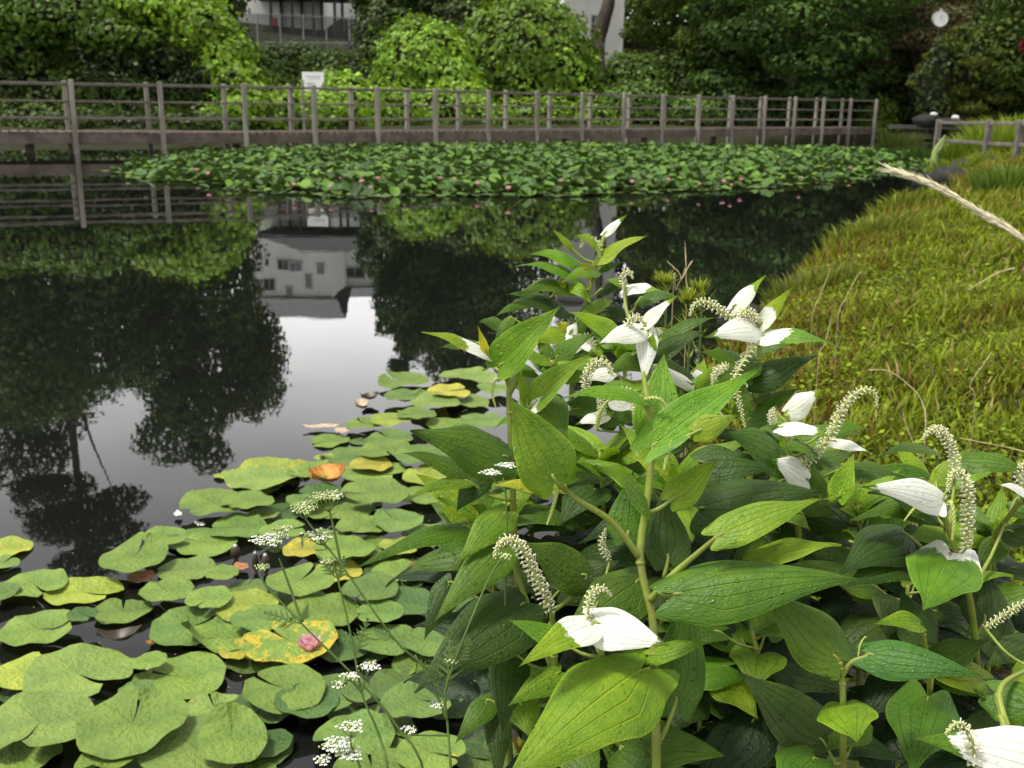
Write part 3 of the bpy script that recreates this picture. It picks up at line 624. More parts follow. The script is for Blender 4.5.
def pad_geo(c, r, rot, g, tilt=0.0, tdir=0.0, lift=0.0, ldir=0.0, wave=1.0, rings=(0, .22, .45, .68, .86, .96, 1.0), seg=34, fold=0.0):
    """one round notched floating leaf, its rim wavy and in places turned up"""
    al = g.uniform(.015, .10); th = np.linspace(al, 2*math.pi - al, seg); rs = np.array(rings)
    A, B = np.meshgrid(th, rs)
    ph = g.uniform(0, 6.28, 6)
    prof = 1 + .045*np.sin(2*A+ph[0]) + .025*np.sin(3*A+ph[1]) + .012*np.sin(9*A+ph[2])
    ed = np.minimum(A - al, 2*math.pi - al - A); prof = prof * (1 - .16*np.exp(-(ed/.10)**2))
    x = r*B*prof*np.cos(A); y = r*B*prof*np.sin(A)
    z = r*(.05*B**2*np.sin(2*A+ph[3]) + .028*B**3*np.sin(5*A+ph[4]) + .02*B**4*np.sin(8*A+ph[5]))*wave + r*.03*B**2
    z += r*.012*np.sin(A*15)*B*(1-B)*2
    da = np.angle(np.exp(1j*(A - ldir))); z += lift*r*np.exp(-(da/.55)**2)*np.clip((B-.45)/.55, 0, 1)**1.6
    if fold: z += fold*np.abs(y)*B
    x2 = x*math.cos(rot) - y*math.sin(rot); y2 = x*math.sin(rot) + y*math.cos(rot)
    z = z + tilt*(x2*math.cos(tdir) + y2*math.sin(tdir))
    V = np.stack([x2 + c[0], y2 + c[1], z + c[2]], -1).reshape(-1, 3)
    nr, ns = len(rs), seg; id_ = np.arange(nr*ns).reshape(nr, ns)
    Q = np.stack([id_[:-1, :-1], id_[1:, :-1], id_[1:, 1:], id_[:-1, 1:]], -1).reshape(-1, 4)
    UV = np.stack([(A/(2*math.pi)), B], -1).reshape(-1, 2)
    return V, Q, UV
PG = {'g': (.15, .24, .04), 'y': (.26, .33, .045), 'p': (.175, .265, .055), 'd': (.065, .13, .03), 'm': (.115, .20, .04), 'b': (.12, .09, .02), 'o': (.33, .32, .045)}
GP = 'floating lily pads in the near water'
# picture column, row, width, colour, yellow, tilt, lift, direction of lift (deg, 0 = right, 90 = away), label
PADS = [
 (8,548,48,'y',.52,0,.1,0,'yellowing pad with an orange torn tip at the left edge'),
 (2,563,34,'p',.1,0,0,0,'pale pad just below the torn yellow pad at the left edge'),
 (34,584,66,'g',.2,0,.1,60,'round green pad second in the left-edge column of pads'),
 (-2,592,40,'m',.15,0,0,0,'green pad cut by the left edge beside the round green pad'),
 (83,614,30,'d',.0,.1,0,0,'small dark pad tucked under the bright yellow-green pad'),
 (84,592,72,'y',.34,.06,.06,90,'bright yellow-green pad right of the left-edge column'),
 (123,611,56,'g',.15,0,0,0,'green pad between the yellow-green pad and the big folded pad'),
 (38,629,82,'g',.22,0,.25,120,'wide green pad with a dark crease near the left edge'),
 (164,536,44,'g',.1,.1,.1,180,'small green pad tilted over the rear of another, near the pine mirror image'),
 (133,557,68,'g',.12,.05,.28,60,'green pad with a raised back rim above the brown dead leaf'),
 (198,541,58,'m',.12,0,0,0,'plain green pad right of the pad with a raised back rim'),
 (185,569,56,'p',.15,0,0,0,'pale pad just right of the brown dead leaf'),
 (166,590,54,'g',.15,.05,0,0,'green pad below the pale pad by the brown leaf'),
 (222,573,34,'g',.15,0,0,0,'small pad just left of the pinkish dead scrap'),
 (208,598,48,'g',.2,0,0,0,'green pad in open water left of the yellow-rimmed pad'),
 (190,627,86,'m',.15,.06,.1,90,'large mid-green pad behind the pad with the folded side'),
 (220,637,76,'g',.1,.22,.5,200,'large pad with one side folded up, left of the pink lily'),
 (24,672,66,'y',.44,0,0,0,'pad with a yellow eaten corner under the broad speckled pad'),
 (148,661,36,'g',.1,.05,0,0,'small round pad overlapped by the broad speckled pad'),
 (136,690,36,'m',.1,0,0,0,'small pad showing under the right rim of the broad speckled pad'),
 (180,677,98,'g',.12,.04,.06,270,'large bright pad with radiating veins right of the broad speckled pad'),
 (79,674,116,'p',.24,.05,.04,0,'broad speckled oval pad in the lower left'),
 (105,758,60,'g',.15,.1,.3,100,'narrow curled pad between two large pads at the bottom'),
 (40,722,122,'p',.2,.02,.12,330,'very large pale pad in the lower left with a dark notch'),
 (132,724,112,'g',.2,.06,.25,240,'large pad with a wavy lifted rim at lower left centre'),
 (12,752,100,'g',.2,.05,0,0,'pad filling the bottom left corner of the picture'),
 (196,748,116,'p',.2,.04,.1,180,'large pad with a pale midrib at the bottom edge'),
 (246,649,52,'o',.45,0,.1,200,'dull yellow pad partly under the folded pad'),
 (290,641,100,'g',.60,.03,.05,0,'large yellow-blotched pad touching the pink lily'),
 (284,688,90,'g',.28,.04,.05,60,'green pad directly in front of the yellow-blotched pad'),
 (218,714,72,'p',.40,.03,.08,150,'pale pad with a small yellow bite on its back rim'),
 (266,706,66,'d',.12,.05,.15,120,'dark green pad left of the heart-shaped pad'),
 (341,693,66,'m',.05,.04,.1,30,'smooth green pad right of the heart-shaped pad'),
 (307,702,62,'d',.05,.12,.22,200,'dark heart-shaped pad below the pink lily'),
 (232,738,72,'g',.15,.2,.4,330,'light pad folded lengthwise at the bottom, right of the midrib pad'),
 (263,744,56,'d',.05,.1,.1,60,'dark pad hanging into black water at the bottom edge'),
 (355,735,84,'m',.1,.03,.1,100,'dusky pad behind the lowest white flower heads'),
 (372,768,80,'g',.3,.02,0,0,'pad at the bottom edge below the white flower heads'),
 (430,752,70,'g',.38,.03,0,0,'yellow-flecked pad at the bottom under the tall plant leaves'),
 (420,700,80,'m',.12,.04,.1,20,'dusky pad behind the white-flowered stems'),
 (340,648,56,'d',.05,.08,.2,270,'dark cupped pad immediately right of the pink lily'),
 (385,640,62,'m',.1,.05,.1,0,'green pad behind the crossing flower stems'),
 (430,640,60,'m',.1,.03,.1,0,'shaded pad under the left leaves of the tall plant'),
 (440,690,60,'d',.05,.03,.1,0,'dark pad in the shade of the tall plant leaves'),
 (262,477,70,'p',.42,.0,.0,0,'thin yellow-flecked pad behind the widest outer pad'),
 (226,475,24,'y',.35,0,.0,0,'tiny yellowish pad at the outermost corner of the raft'),
 (266,470,66,'y',.30,.02,.05,20,'light yellow-green pad at the outer edge of the raft'),
 (298,464,26,'o',.48,0,.1,90,'small orange-yellow pad right of the light outer pad'),
 (214,503,70,'g',.14,.02,.05,0,'wide green pad with a white petal scrap on its outer side'),
 (248,501,52,'g',.12,.03,.05,20,'green pad joined to the wide outer pad'),
 (207,543,62,'g',.1,.02,0,0,'green pad left of the upright dark bud'),
 (238,527,60,'m',.12,.02,0,0,'mid-green pad behind the upright dark bud'),
 (264,514,32,'p',.15,0,0,0,'small pale pad beside the wide green outer pads'),
 (282,530,48,'g',.12,.02,0,0,'green pad between the dark bud and the white flower heads'),
 (303,500,34,'m',.1,.02,0,0,'small dark-rimmed pad in front of the orange leaf'),
 (340,510,70,'p',.15,.02,.05,0,'pale pad behind the upper white flower head'),
 (324,538,46,'g',.2,.02,0,0,'green pad just right of the middle flower head'),
 (302,549,40,'o',.55,.03,.1,0,'yellow pad with browned edges below the flower head'),
 (344,548,60,'g',.15,.02,0,0,'green pad crossed by the upright flower stem'),
 (300,580,68,'g',.12,.05,.1,200,'green pad with a dark oval shadow left of the flower stem'),
 (338,572,52,'o',.40,.02,0,0,'yellowish pad between two flower stems'),
 (247,605,66,'y',.33,.02,0,0,'long yellow-green pad left of the leaning flower stem'),
 (322,612,80,'g',.32,.02,.05,0,'large pad with yellow spots crossed by the leaning stem'),
 (262,618,60,'m',.12,.08,.12,20,'green pad behind the folded pad'),
 (370,588,60,'m',.15,.02,0,0,'green pad right of the upright flower stem'),
 (400,572,54,'g',.2,.02,.0,0,'green pad below the narrow pointed leaf tip'),
 (372,548,50,'g',.12,.02,.1,20,'pad behind the topmost flower stem'),
 (402,545,44,'y',.42,.02,0,0,'yellow-backed pad near the pointed leaf tip'),
 (362,526,52,'g',.14,.02,.1,30,'green pad with a dark lower rim right of the top flower head'),
 (398,520,52,'m',.14,.02,.12,0,'small lifted pad in the middle of the raft'),
 (430,535,56,'g',.14,.02,0,0,'green pad just left of the tall plant at mid height'),
 (430,568,46,'b',.3,.05,.3,20,'brownish curled pad in the shade left of the tall plant'),
 (408,602,56,'d',.1,.02,0,0,'dark pad below the brownish curled one'),
 (380,612,50,'m',.12,.02,0,0,'pad between flower stems and tall plant'),
 (374,492,68,'g',.12,.03,.05,0,'broad pad right of the orange leaf'),
 (372,472,66,'p',.15,.02,.05,0,'pale pad above the broad one by the orange leaf'),
 (424,497,56,'g',.13,.03,.1,0,'green pad under the two narrow pointed leaves'),
 (432,476,60,'y',.25,.02,0,0,'light pad behind the narrow pointed leaves'),
 (312,470,48,'g',.14,.02,0,0,'green pad left of the orange leaf'),
 (322,492,46,'d',.05,0,.1,0,'dark pad under the orange leaf'),
 (345,458,52,'m',.12,.06,.15,200,'tilted pad above the orange leaf'),
 (324,457,20,'y',.35,0,0,0,'tiny yellow pad with a hole at the raft edge'),
 (370,464,44,'o',.50,.02,0,0,'yellow pad squeezed between green ones at mid raft'),
 (386,450,58,'g',.12,.02,0,0,'green pad at the middle of the raft rim'),
 (422,455,56,'m',.12,.02,0,0,'green pad touching the tip of the wide left leaf'),
 (330,441,40,'g',.13,0,0,0,'lone small pad at the outer rim near the dead twigs'),
 (366,424,40,'g',.14,.02,.05,0,'pad in front of the floating petal scraps'),
 (390,438,48,'m',.12,.02,.0,0,'pad behind the middle rim pad'),
 (392,419,44,'y',.22,.02,0,0,'light pad right of the petal scraps'),
 (416,414,40,'g',.2,.02,.1,0,'pad left of the wide leaf in the back part of the raft'),
 (452,425,50,'g',.14,.02,.1,0,'pad behind the wide left leaf'),
 (404,381,54,'g',.12,.05,.25,180,'upturned pad at the farthest corner of the raft'),
 (407,396,44,'m',.12,.04,.2,250,'pad with a black hollow under it in the back of the raft'),
 (436,402,50,'p',.14,.02,.1,0,'pale pad below the yellow far pad'),
 (448,391,46,'o',.50,.02,0,0,'yellow pad at the far end of the raft'),
 (468,402,44,'p',.14,.02,.1,0,'pale pad right of the yellow far pad'),
 (466,376,56,'p',.12,.02,.1,180,'farthest pale pad just left of the flowering stem'),
 (498,388,40,'g',.12,.02,.0,0,'pad glimpsed behind the flowering stem'),
 (480,420,46,'m',.12,.02,.0,0,'pad glimpsed above the wide left leaf'),
 (460,610,56,'d',.1,.02,.0,0,'dark pad deep under the tall plant at left'),
 (452,655,56,'d',.1,.02,.0,0,'dark pad lowest under the hanging leaves'),
 (462,545,46,'d',.1,.02,.0,0,'shaded pad behind the left leaves of the tall plant'),
]
for i, (px, py, w, cl_, ye, ti, li, ld, lab) in enumerate(PADS):
    g = np.random.default_rng(300 + i)
    z = .006 + .034 * (i % 5) / 4 + (.010 if ti else 0)
    c = W(px, py, z); r = w / 2 * depth_of(c) / F * (.93 if w > 75 else 1)
    base = np.array(PG[cl_]) * g.uniform(.92, 1.28)
    V, Q, UV = pad_geo((0, 0, 0), r, g.uniform(0, 6.28), g, tilt=ti * .8, tdir=g.uniform(0, 6.28) if ti < .1 else R(ld + 180), lift=li * 1.1, ldir=0, wave=1.15)
    if li:      # turn the lifted rim to its side
        a = R(ld); V[:, :2] = V[:, :2] @ np.array([[math.cos(a), math.sin(a)], [-math.sin(a), math.cos(a)]])
    V[:, 2] = np.maximum(V[:, 2], -z + .002)
    o = quads('lily_pad', V, Q, M['pad'], None, tint=np.array([*base, ye*.76]), uv=UV, smooth=True); o.location = tuple(c); tag(o, lab, 'lily pad', GP)

g0 = np.random.default_rng(5150); nf = 0
for _ in range(900):
    px, py = g0.uniform(-20, 500), g0.uniform(385, 790)
    edge_x = np.interp(py, [385, 430, 470, 500, 540, 600, 660, 700, 790], [430, 350, 285, 230, 235, 190, 60, 0, -20])
    if px < edge_x or nf >= 46 or (px > 445 and py < 520): continue
    c = W(px, py, .004); r = g0.uniform(.045, .085); 
    V, Q, UV = pad_geo((0, 0, 0), r, g0.uniform(0, 6.28), g0, tilt=g0.uniform(0, .05), wave=1.0); V[:, 2] = np.maximum(V[:, 2], -.0025)
    base = np.array(PG[g0.choice(['d', 'm', 'm', 'g'])]) * g0.uniform(.7, 1.0)
    o = quads('lily_pad', V, Q, M['pad'], None, tint=np.array([*base, .15]), uv=UV, smooth=True); o.location = tuple(c); nf += 1
    tag(o, 'small dark green pad floating low between the larger pads of the near raft', 'lily pad', 'small low pads wedged between the near lily pads')
# the far bed: crowded pads that push each other up out of the water
BED = [W(104, 171), W(160, 180), W(230, 190), W(330, 198), W(450, 197), W(560, 197), W(650, 194), W(760, 188), W(850, 182), W(905, 172), W(935, 160), W(905, 154), W(850, 151), W(700, 149), W(560, 147), W(430, 148), W(330, 149), W(250, 151), W(180, 156), W(130, 163)]
BP = np.array([b_[:2] for b_ in BED])
def in_poly(x, y, poly):
    ins = np.zeros(x.shape, bool)
    for (x1, y1), (x2, y2) in zip(poly, np.roll(poly, -1, 0)):
        ins ^= ((y1 > y) != (y2 > y)) & (x < (x2-x1)*(y-y1)/(y2-y1+1e-12)+x1)
    return ins
def edge_d(x, y, poly):
    p = np.stack([x, y], -1)[:, None]; a = poly[None]; b_ = np.roll(poly, -1, 0)[None]; ab = b_ - a
    t = np.clip(((p-a)*ab).sum(-1)/(ab*ab).sum(-1), 0, 1); return np.linalg.norm(p-(a+t[..., None]*ab), axis=-1).min(-1)
n = 24000
x = rng.uniform(BP[:, 0].min()-.3, BP[:, 0].max(), n); y = rng.uniform(BP[:, 1].min()-.3, BP[:, 1].max(), n)
wob = .35 * nz(np.stack([x, y], -1), 1.3, 44)
ok = in_poly(x + wob, y + wob * .5, BP); x, y = x[ok], y[ok]; ed = edge_d(x, y, BP)
fr = np.array([W(px_, 197)[1] for px_ in (512,)])[0]
FARL = []
order = np.argsort(np.hypot(x, y)); lift_all = .015 + .14 * np.clip(ed / 1.2, 0, 1) * rng.random(len(x)) ** .7
keepV, keepQ, keepU, keepT, nv = [], [], [], [], 0
protos = []
for rank, i in enumerate(order):
    g = np.random.default_rng(9000 + int(i)); r = g.uniform(.06, .112)
    flat = ed[i] < .35 and g.random() < .75
    ti = g.uniform(0, .12) if flat else abs(g.normal(.36, .26)); z = .012 if flat else lift_all[i]
    base = np.array(PG['p' if flat and g.random() < .5 else g.choice(['m', 'd', 'd', 'm', 'g'])]) * g.uniform(.32, 1.15) * (1.0 if flat else np.array([.80, 1.08, .38]))
    ind = rank < 190
    V, Q, UV = pad_geo((0, 0, 0), r, g.uniform(0, 6.28), g, tilt=min(ti, .9), tdir=g.uniform(0, 6.28), wave=1.0 if flat else 2.2, fold=0 if flat else g.uniform(0, .5),
                       rings=(0, .4, .75, 1.0) if not ind else (0, .3, .6, .85, 1.0), seg=12 if not ind else 20)
    zmin = V[:, 2].min()
    z = max(z, .008 - zmin)
    ye = .34 if g.random() < .025 else .05
    if ind:
        o = quads('lily_pad', V, Q, M['pad'], None, tint=np.array([*base, ye]), uv=UV, smooth=True); o.location = (x[i], y[i], z)
        tag(o, 'green lily pad in the nearest rim of the crowded far bed', 'lily pad', 'lily pads along the near rim of the far bed')
    else:
        keepV.append(V + np.array([x[i], y[i], z])); keepQ.append(Q + nv); keepU.append(UV); keepT.append(np.tile([*base, ye], (len(V), 1))); nv += len(V)
o = quads('lily_pad_bed', np.concatenate(keepV), np.concatenate(keepQ), M['pad'], None, tint=np.concatenate(keepT), uv=np.concatenate(keepU), smooth=True)
tag(o, 'dense raised bed of lily pads filling the water before the boardwalk', 'lily pads', kind='stuff')

# ------------------------------------------------------------------ pink water lilies
def petal(m, a, L, w, el_, r_, z_, cup=.25):
    """one boat-shaped pointed petal, rising outward"""
    nu, nt_ = 5, 7; V = []
    dr = np.array([math.cos(a), math.sin(a), 0]); sd_ = np.array([-math.sin(a), math.cos(a), 0])
    for i in range(nt_):
        t = i/(nt_-1); e2 = el_ + .5*(t-.5)*cup*2
        p = np.array([0, 0, z_]) + dr*(r_ + L*t*math.cos(e2)) + np.array([0, 0, L*t*math.sin(e2)])
        ww = w*(math.sin(math.pi*min(1, .12+t*.88))**.75)*(1-.25*t)
        for j in range(nu):
            u = (j/(nu-1)-.5)*2; V.append(p + sd_*u*ww + np.array([0, 0, 1])*abs(u)**2*ww*.5*math.cos(el_) - dr*abs(u)**2*ww*.5*math.sin(el_))
    m.add(V, [(i*nu+j, (i+1)*nu+j, (i+1)*nu+j+1, i*nu+j+1) for i in range(nt_-1) for j in range(nu-1)])
def bloom(size, g, colour_in, colour_out, label, loc):
    root = empty('water_lily', loc); tag(root, label, 'water lily', 'pink water lilies')
    k = 0
    for ring_, (n_, el_, L, w) in enumerate([(8, .85, 1.0, .30), (8, 1.1, .95, .27), (7, 1.3, .86, .22)]):
        for i in range(n_):
            m = MB(); a = 2*math.pi*(i + .5*(ring_ % 2))/n_ + g.uniform(-.12, .12); petal(m, a, size*L*g.uniform(.92, 1.05), size*w, el_ + g.uniform(-.1, .1), size*.06, size*.12)
            V = np.array(m.v) + np.array(loc); q = MB(); q.add(V, m.f)
            tt = np.array([np.array(colour_in)*(1-f)+np.array(colour_out)*f for f in np.repeat(np.linspace(0, 1, 7), 5)**2.2])
            q.build('petal', M['petal'], root, True, tint=tt)
    m = MB()
    for i in range(24):
        a = i*2.4; r_ = size*.16*math.sqrt(i/24); m.tube([np.array(loc)+[r_*math.cos(a), r_*math.sin(a), size*.1], np.array(loc)+[1.3*r_*math.cos(a), 1.3*r_*math.sin(a), size*.42]], size*.025, 5)
    m.build('stamens', M['petal'], root, True, tint=np.array([.75, .55, .06])); return root
c = W(310, 656, .02); fl = bloom(.050, random.Random(4), (.50, .02, .22), (.92, .68, .82), 'pink water lily with white petal tips floating beside the yellow-blotched pad', tuple(c))
far_px = [(197,172),(208,176),(293,187),(330,189),(341,181),(371,190),(378,181),(362,184),(440,181),(508,191),(560,183),(632,184),(642,180),(700,186),(723,184),(741,182),(731,187),(668,182),(850,170),(800,180),(478,186)]
far_px.sort()
ords = 'first second third fourth fifth sixth seventh eighth ninth tenth eleventh twelfth thirteenth fourteenth fifteenth sixteenth seventeenth eighteenth nineteenth twentieth twenty-first'.split()
c0 = W(*far_px[0], .11); proto = bloom(.060, random.Random(8), (.55, .12, .30), (.88, .62, .74), 'first pink lily bloom from the left in the far pad bed', tuple(c0))
kids = list(proto.children)
for k, (px, py) in enumerate(far_px[1:], 1):
    c = W(px, py, .12); r2 = proto.copy(); COL.objects.link(r2); r2.location = tuple(c); r2.rotation_euler = (random.uniform(-.2, .2), random.uniform(-.2, .2), random.uniform(0, 6)); s_ = random.uniform(.8, 1.15); r2.scale = (s_, s_, s_)
    r2['label'] = f'{ords[k]} pink lily bloom from the left in the far pad bed'
    for ch in kids:
        c2 = ch.copy(); COL.objects.link(c2); c2.parent = r2; c2.matrix_parent_inverse = ch.matrix_parent_inverse.copy()
# buds in the near water
def bud(px, py0, py1, lab, wpx):
    b0 = W(px, py1, 0); d = depth_of(b0); h_ = (py1 - py0) / F * d; root = empty('lily_bud', b0); tag(root, lab, 'lily bud', 'lily buds standing in the near water')
    r_ = wpx / 2 * d / F
    m = MB(); m.blob(b0 + np.array([0, 0, h_*.55]), 1, 12, 9, (r_, r_, h_*.5)); m.build('bud', M['bud'], root, True)
    m = MB(); m.tube([b0 - np.array([0, 0, .1]), b0 + np.array([0, 0, h_*.15])], r_*.45, 8); m.build('stalk', M['bud'], root, True)
    m = MB(); m.blob(b0 + np.array([0, 0, h_*1.02]), 1, 8, 5, (r_*.42, r_*.42, h_*.1)); m.build('tip', M['palestone'], root, True)
bud(236, 545, 560, 'upright dark lily bud with a pale tip left of the flower stem', 10)
bud(256, 552, 572, 'slender brown lily bud left of the darkest one', 7)
bud(266, 554, 574, 'thick dark lily bud beside the slender brown one', 9)
# dead leaves and scraps
M['paletan'] = simple('tan_leaf', (.46, .36, .26), .7, .3, .4, 60.0)
def scrap(name, px, py, L, w, mat, lab, rot=0, z=.012, up_=.15, cat='leaf'):
    c = W(px, py, z); d = depth_of(c); L = L*d/F; w = w*d/F; V = []
    for i in range(7):
        t = i/6; ww = w/2*math.sin(math.pi*min(1, max(.06, t)))**.7
        for j in range(5):
            u = (j/4-.5)*2; V.append((L*(t-.5), u*ww*2.2, up_*L*(abs(t-.45)**1.5) + up_*.9*w*u*u + .003*math.sin(9*t+3*u)))
    V = np.array(V); ca, sa = math.cos(rot), math.sin(rot); V[:, :2] = V[:, :2] @ np.array([[ca, sa], [-sa, ca]])
    o = MB().add(V, [(i*5+j, (i+1)*5+j, (i+1)*5+j+1, i*5+j+1) for i in range(6) for j in range(4)]).build(name, mat, None, True); o.location = tuple(c); tag(o, lab, cat)
scrap('dead_leaf', 141, 578, 30, 13, M['deadleaf'], 'reddish brown dead leaf floating beside the pale pad', -.5)
scrap('dead_leaf', 328, 481, 36, 20, M['orangeleaf'], 'curled orange leaf lying on a dark pad in the raft', .5, .03, .5)
scrap('dead_leaf', 121, 640, 44, 10, M['bud'], 'curled dark brown dead pad above the broad speckled pad', .2, .03, .6)
scrap('leaf_scrap', 153, 642, 14, 5, M['orangeleaf'], 'small yellow scrap of leaf beside the curled dark pad', .1)
scrap('leaf_scrap', 241, 567, 15, 9, M['deadleaf'], 'pinkish dead scrap floating right of the dark bud', .8)
scrap('leaf_scrap', 322, 427, 38, 6, M['paletan'], 'strip of tan dead leaf at the outer rim of the raft', .1)
scrap('leaf_scrap', 342, 431, 16, 8, M['paletan'], 'tan dead scrap right of the floating tan strip', .9)
scrap('leaf_scrap', 362, 408, 14, 12, M['paletan'], 'pale brown crumpled scrap at the far raft corner', .4, .02, .5)
scrap('leaf_scrap', 370, 399, 18, 8, M['bud'], 'grey curled scrap behind the pale brown crumpled one', .5, .02, .5)
scrap('white_petal', 178, 514, 8, 7, M['palestone'], 'white petal floating at the outer pad tip', .4)
scrap('white_petal', 200, 524, 7, 7, M['palestone'], 'white petal between two outer green pads', 1.0)

sp_m = MB(); gs = np.random.default_rng(8)
for _ in range(170):
    px, py = gs.uniform(0, 430), gs.uniform(395, 760); c = W(px, py, .0015); r_ = gs.uniform(.0008, .003); a0 = gs.uniform(0, 6)
    sp_m.add([c + np.array([math.cos(a0+k*1.2566)*r_*gs.uniform(.6, 1.2), math.sin(a0+k*1.2566)*r_*gs.uniform(.6, 1.2), 0]) for k in range(5)], [(0, 1, 2, 3, 4)])
tag(sp_m.build('floating_specks', M['paletan']), 'tiny pale specks of pollen and petal floating around the near raft', 'specks', kind='stuff')

# ------------------------------------------------------------------ grass and herbs on the bank
def bank_points(n, y0, y1, power):
    y = y0 + (y1 - y0) * rng.random(n) ** power; xr = (1075 - 512) / F * (y + .3) + .25
    x = rng.uniform(-.35, 1, n) * 0 + (-.4 + (xr + .4) * rng.random(n)); d = pond_sdf(x, y); ok = d > .0
    return x[ok], y[ok], d[ok]
def blades(n, y0, y1, power, hmul, wmul, name, label):
    x, y, d = bank_points(n, y0, y1, power); n = len(x); z = ground_z(x, y)
    g1 = nz(np.stack([x, y], -1), 2.6, 61); g2 = nz(np.stack([x, y], -1), .9, 62)
    far = np.clip((y - 6) / 12, 0, 1)
    h_ = (.030 + .085 * rng.random(n) ** 2.2) * (1 + .5*np.clip(g2, -1, 1)) * hmul * (1 + .8*far); a = rng.uniform(0, 6.28, n); keep_ = ~((y < 1.75) & (x > -.6) & (x < .95)); x, y, z, d, g1, g2, far, h_, a = [q[keep_] for q in (x, y, z, d, g1, g2, far, h_, a)]; n = len(x); w = (.0022 + .002*rng.random(n)) * wmul * (1 + .22*y)
    lean = rng.uniform(.25, 1.0, n) * h_; dx, dy = np.cos(a)*lean, np.sin(a)*lean; sx_, sy_ = -np.sin(a)*w, np.cos(a)*w
    B = np.stack([x, y, z - .01], -1); S = np.stack([sx_, sy_, 0*w], -1); D1 = np.stack([dx*.35, dy*.35, h_*.6], -1); D2 = np.stack([dx, dy, h_], -1)
    V = np.stack([B-S, B+S, B+D1+S*.8, B+D1-S*.8, B+D2+S*.12, B+D2-S*.12], 1).reshape(-1, 3)
    k = np.arange(n)*6; Q = np.concatenate([np.stack([k, k+1, k+2, k+3], -1), np.stack([k+3, k+2, k+4, k+5], -1)])
    t = np.tile([.16, .20, .016], (n, 1)); r_ = rng.random(n)
    m_ = np.clip((g1+.1)*1.4, 0, 1)[:, None]; t = t*(1-m_) + np.array([.24, .30, .020])*m_
    br = ((g1 < -.15) & (r_ < .19) | ((d < .7) & (y < 14) & (r_ < .34)))[:, None]; t = np.where(br, [.19, .115, .03], t); st = (r_ > .97)[:, None]; t = np.where(st, [.36, .27, .12], t)
    t *= rng.uniform(.35, 1.25, (n, 1))
    o = quads(name, V, Q, M['grass'], None, tint=np.repeat(t, 6, 0)); tag(o, label, 'grass', kind='stuff')
blades(120000, .9, 9, 1.15, .75, 1.0, 'bank_grass', 'short olive grass covering the near bank')
blades(60000, 8, 27, 1.3, 1.1, .8, 'bank_grass', 'lighter grass on the far end of the right bank')
x, y, d = bank_points(76000, 1.0, 12, 1.5); z = ground_z(x, y); g1 = nz(np.stack([x, y], -1), 1.7, 71); ok = (g1 + .5*rng.random(len(x)) > .0) & ~((y < 1.75) & (x > -.6) & (x < .95)); x, y, z = x[ok], y[ok], z[ok]; n = len(x)
C = np.stack([x, y, z + .012 + .045*rng.random(n)], -1); Nn = np.tile([0, 0, 1.0], (n, 1)) + rng.normal(size=(n, 3))*.35
t = np.tile([.19, .27, .017], (n, 1))*rng.uniform(.3, 1.4, (n, 1))
o = leaves(C, Nn, (.008 + .018*rng.random(n)**1.5)*(1 + .06*y), t, 'ground_cover', M['grass'], None, asp=.8); tag(o, 'small-leaved green ground cover among the bank grass', 'ground cover', kind='stuff')

# tufts of tall grass by the fence and shoreline
def tuft(px, py, d, n, h_, spread, colr, lab, gname='grass_clump', cat='grass clump', wd=.012, lean=.5):
    p = P(px, py, d); gz = max(float(ground_z(p[0], p[1])), 0.0); a = rng.uniform(0, 6.28, n); r_ = spread*np.sqrt(rng.random(n)); x = p[0]+r_*np.cos(a); y = p[1]+r_*np.sin(a)*.7
    z = np.maximum(ground_z(x, y), -.05); a2 = a + rng.normal(size=n)*.5; hh = h_*rng.uniform(.5, 1.1, n); ln = hh*lean*rng.uniform(.2, 1.2, n); w = wd*rng.uniform(.6, 1.3, n); fa_ = rng.uniform(0, 3.14, n)
    S = np.stack([np.cos(fa_)*w, np.sin(fa_)*w*.6, 0*w], -1); B = np.stack([x, y, z-.02], -1); dv = np.stack([np.cos(a2), np.sin(a2), 0*a2], -1)
    pts = [B + dv*(ln*t**2.2)[:, None] + np.stack([0*hh, 0*hh, hh*(t - .25*t**3)], -1) for t in (0, .4, .75, 1.0)]
    V = np.stack([pts[0]-S*.7, pts[0]+S*.7, pts[1]-S, pts[1]+S, pts[2]-S*.7, pts[2]+S*.7, pts[3]-S*.08, pts[3]+S*.08], 1).reshape(-1, 3); k = np.arange(n)*8
    Q = np.concatenate([np.stack([k+2*i, k+2*i+1, k+2*i+3, k+2*i+2], -1) for i in range(3)])
    t = np.array(colr)[None]*rng.uniform(.6, 1.35, (n, 1)); o = quads(gname, V, Q, M['grass'], None, tint=np.repeat(t, 8, 0)); tag(o, lab, cat, 'clumps of tall grass on the right bank')
tuft(1008, 128, 24, 900, 1.15, .9, (.20, .28, .03), 'bright tall grass clump behind the right end of the rail fence')
tuft(970, 132, 25, 500, .8, .6, (.18, .26, .03), 'bright grass clump between the rails of the fence')
tuft(958, 164, 20, 500, .55, .5, (.16, .22, .03), 'yellow-green grass clump in front of the fence post')
tuft(990, 172, 17, 450, .45, .6, (.19, .17, .03), 'ochre grass clump above the shoreline rocks')
tuft(1012, 195, 13, 500, .5, .5, (.10, .17, .03), 'green arching grass clump at the right edge')
tuft(905, 212, 11.8, 420, .38, .4, (.17, .21, .03), 'grass clump overhanging the waterline at the bank corner')
tuft(870, 245, 9, 420, .30, .4, (.16, .19, .03), 'grass clump on the bank edge below the corner one')
tuft(810, 290, 6.6, 380, .22, .3, (.14, .17, .03), 'low grass clump at the bank edge behind the bracts', wd=.006)
tuft(925, 150, 26, 300, .6, .5, (.05, .09, .02), 'dark sedge clump left of the fence in shade')
tuft(900, 140, 38, 300, .7, .8, (.07, .10, .02), 'dark reeds under the far path')
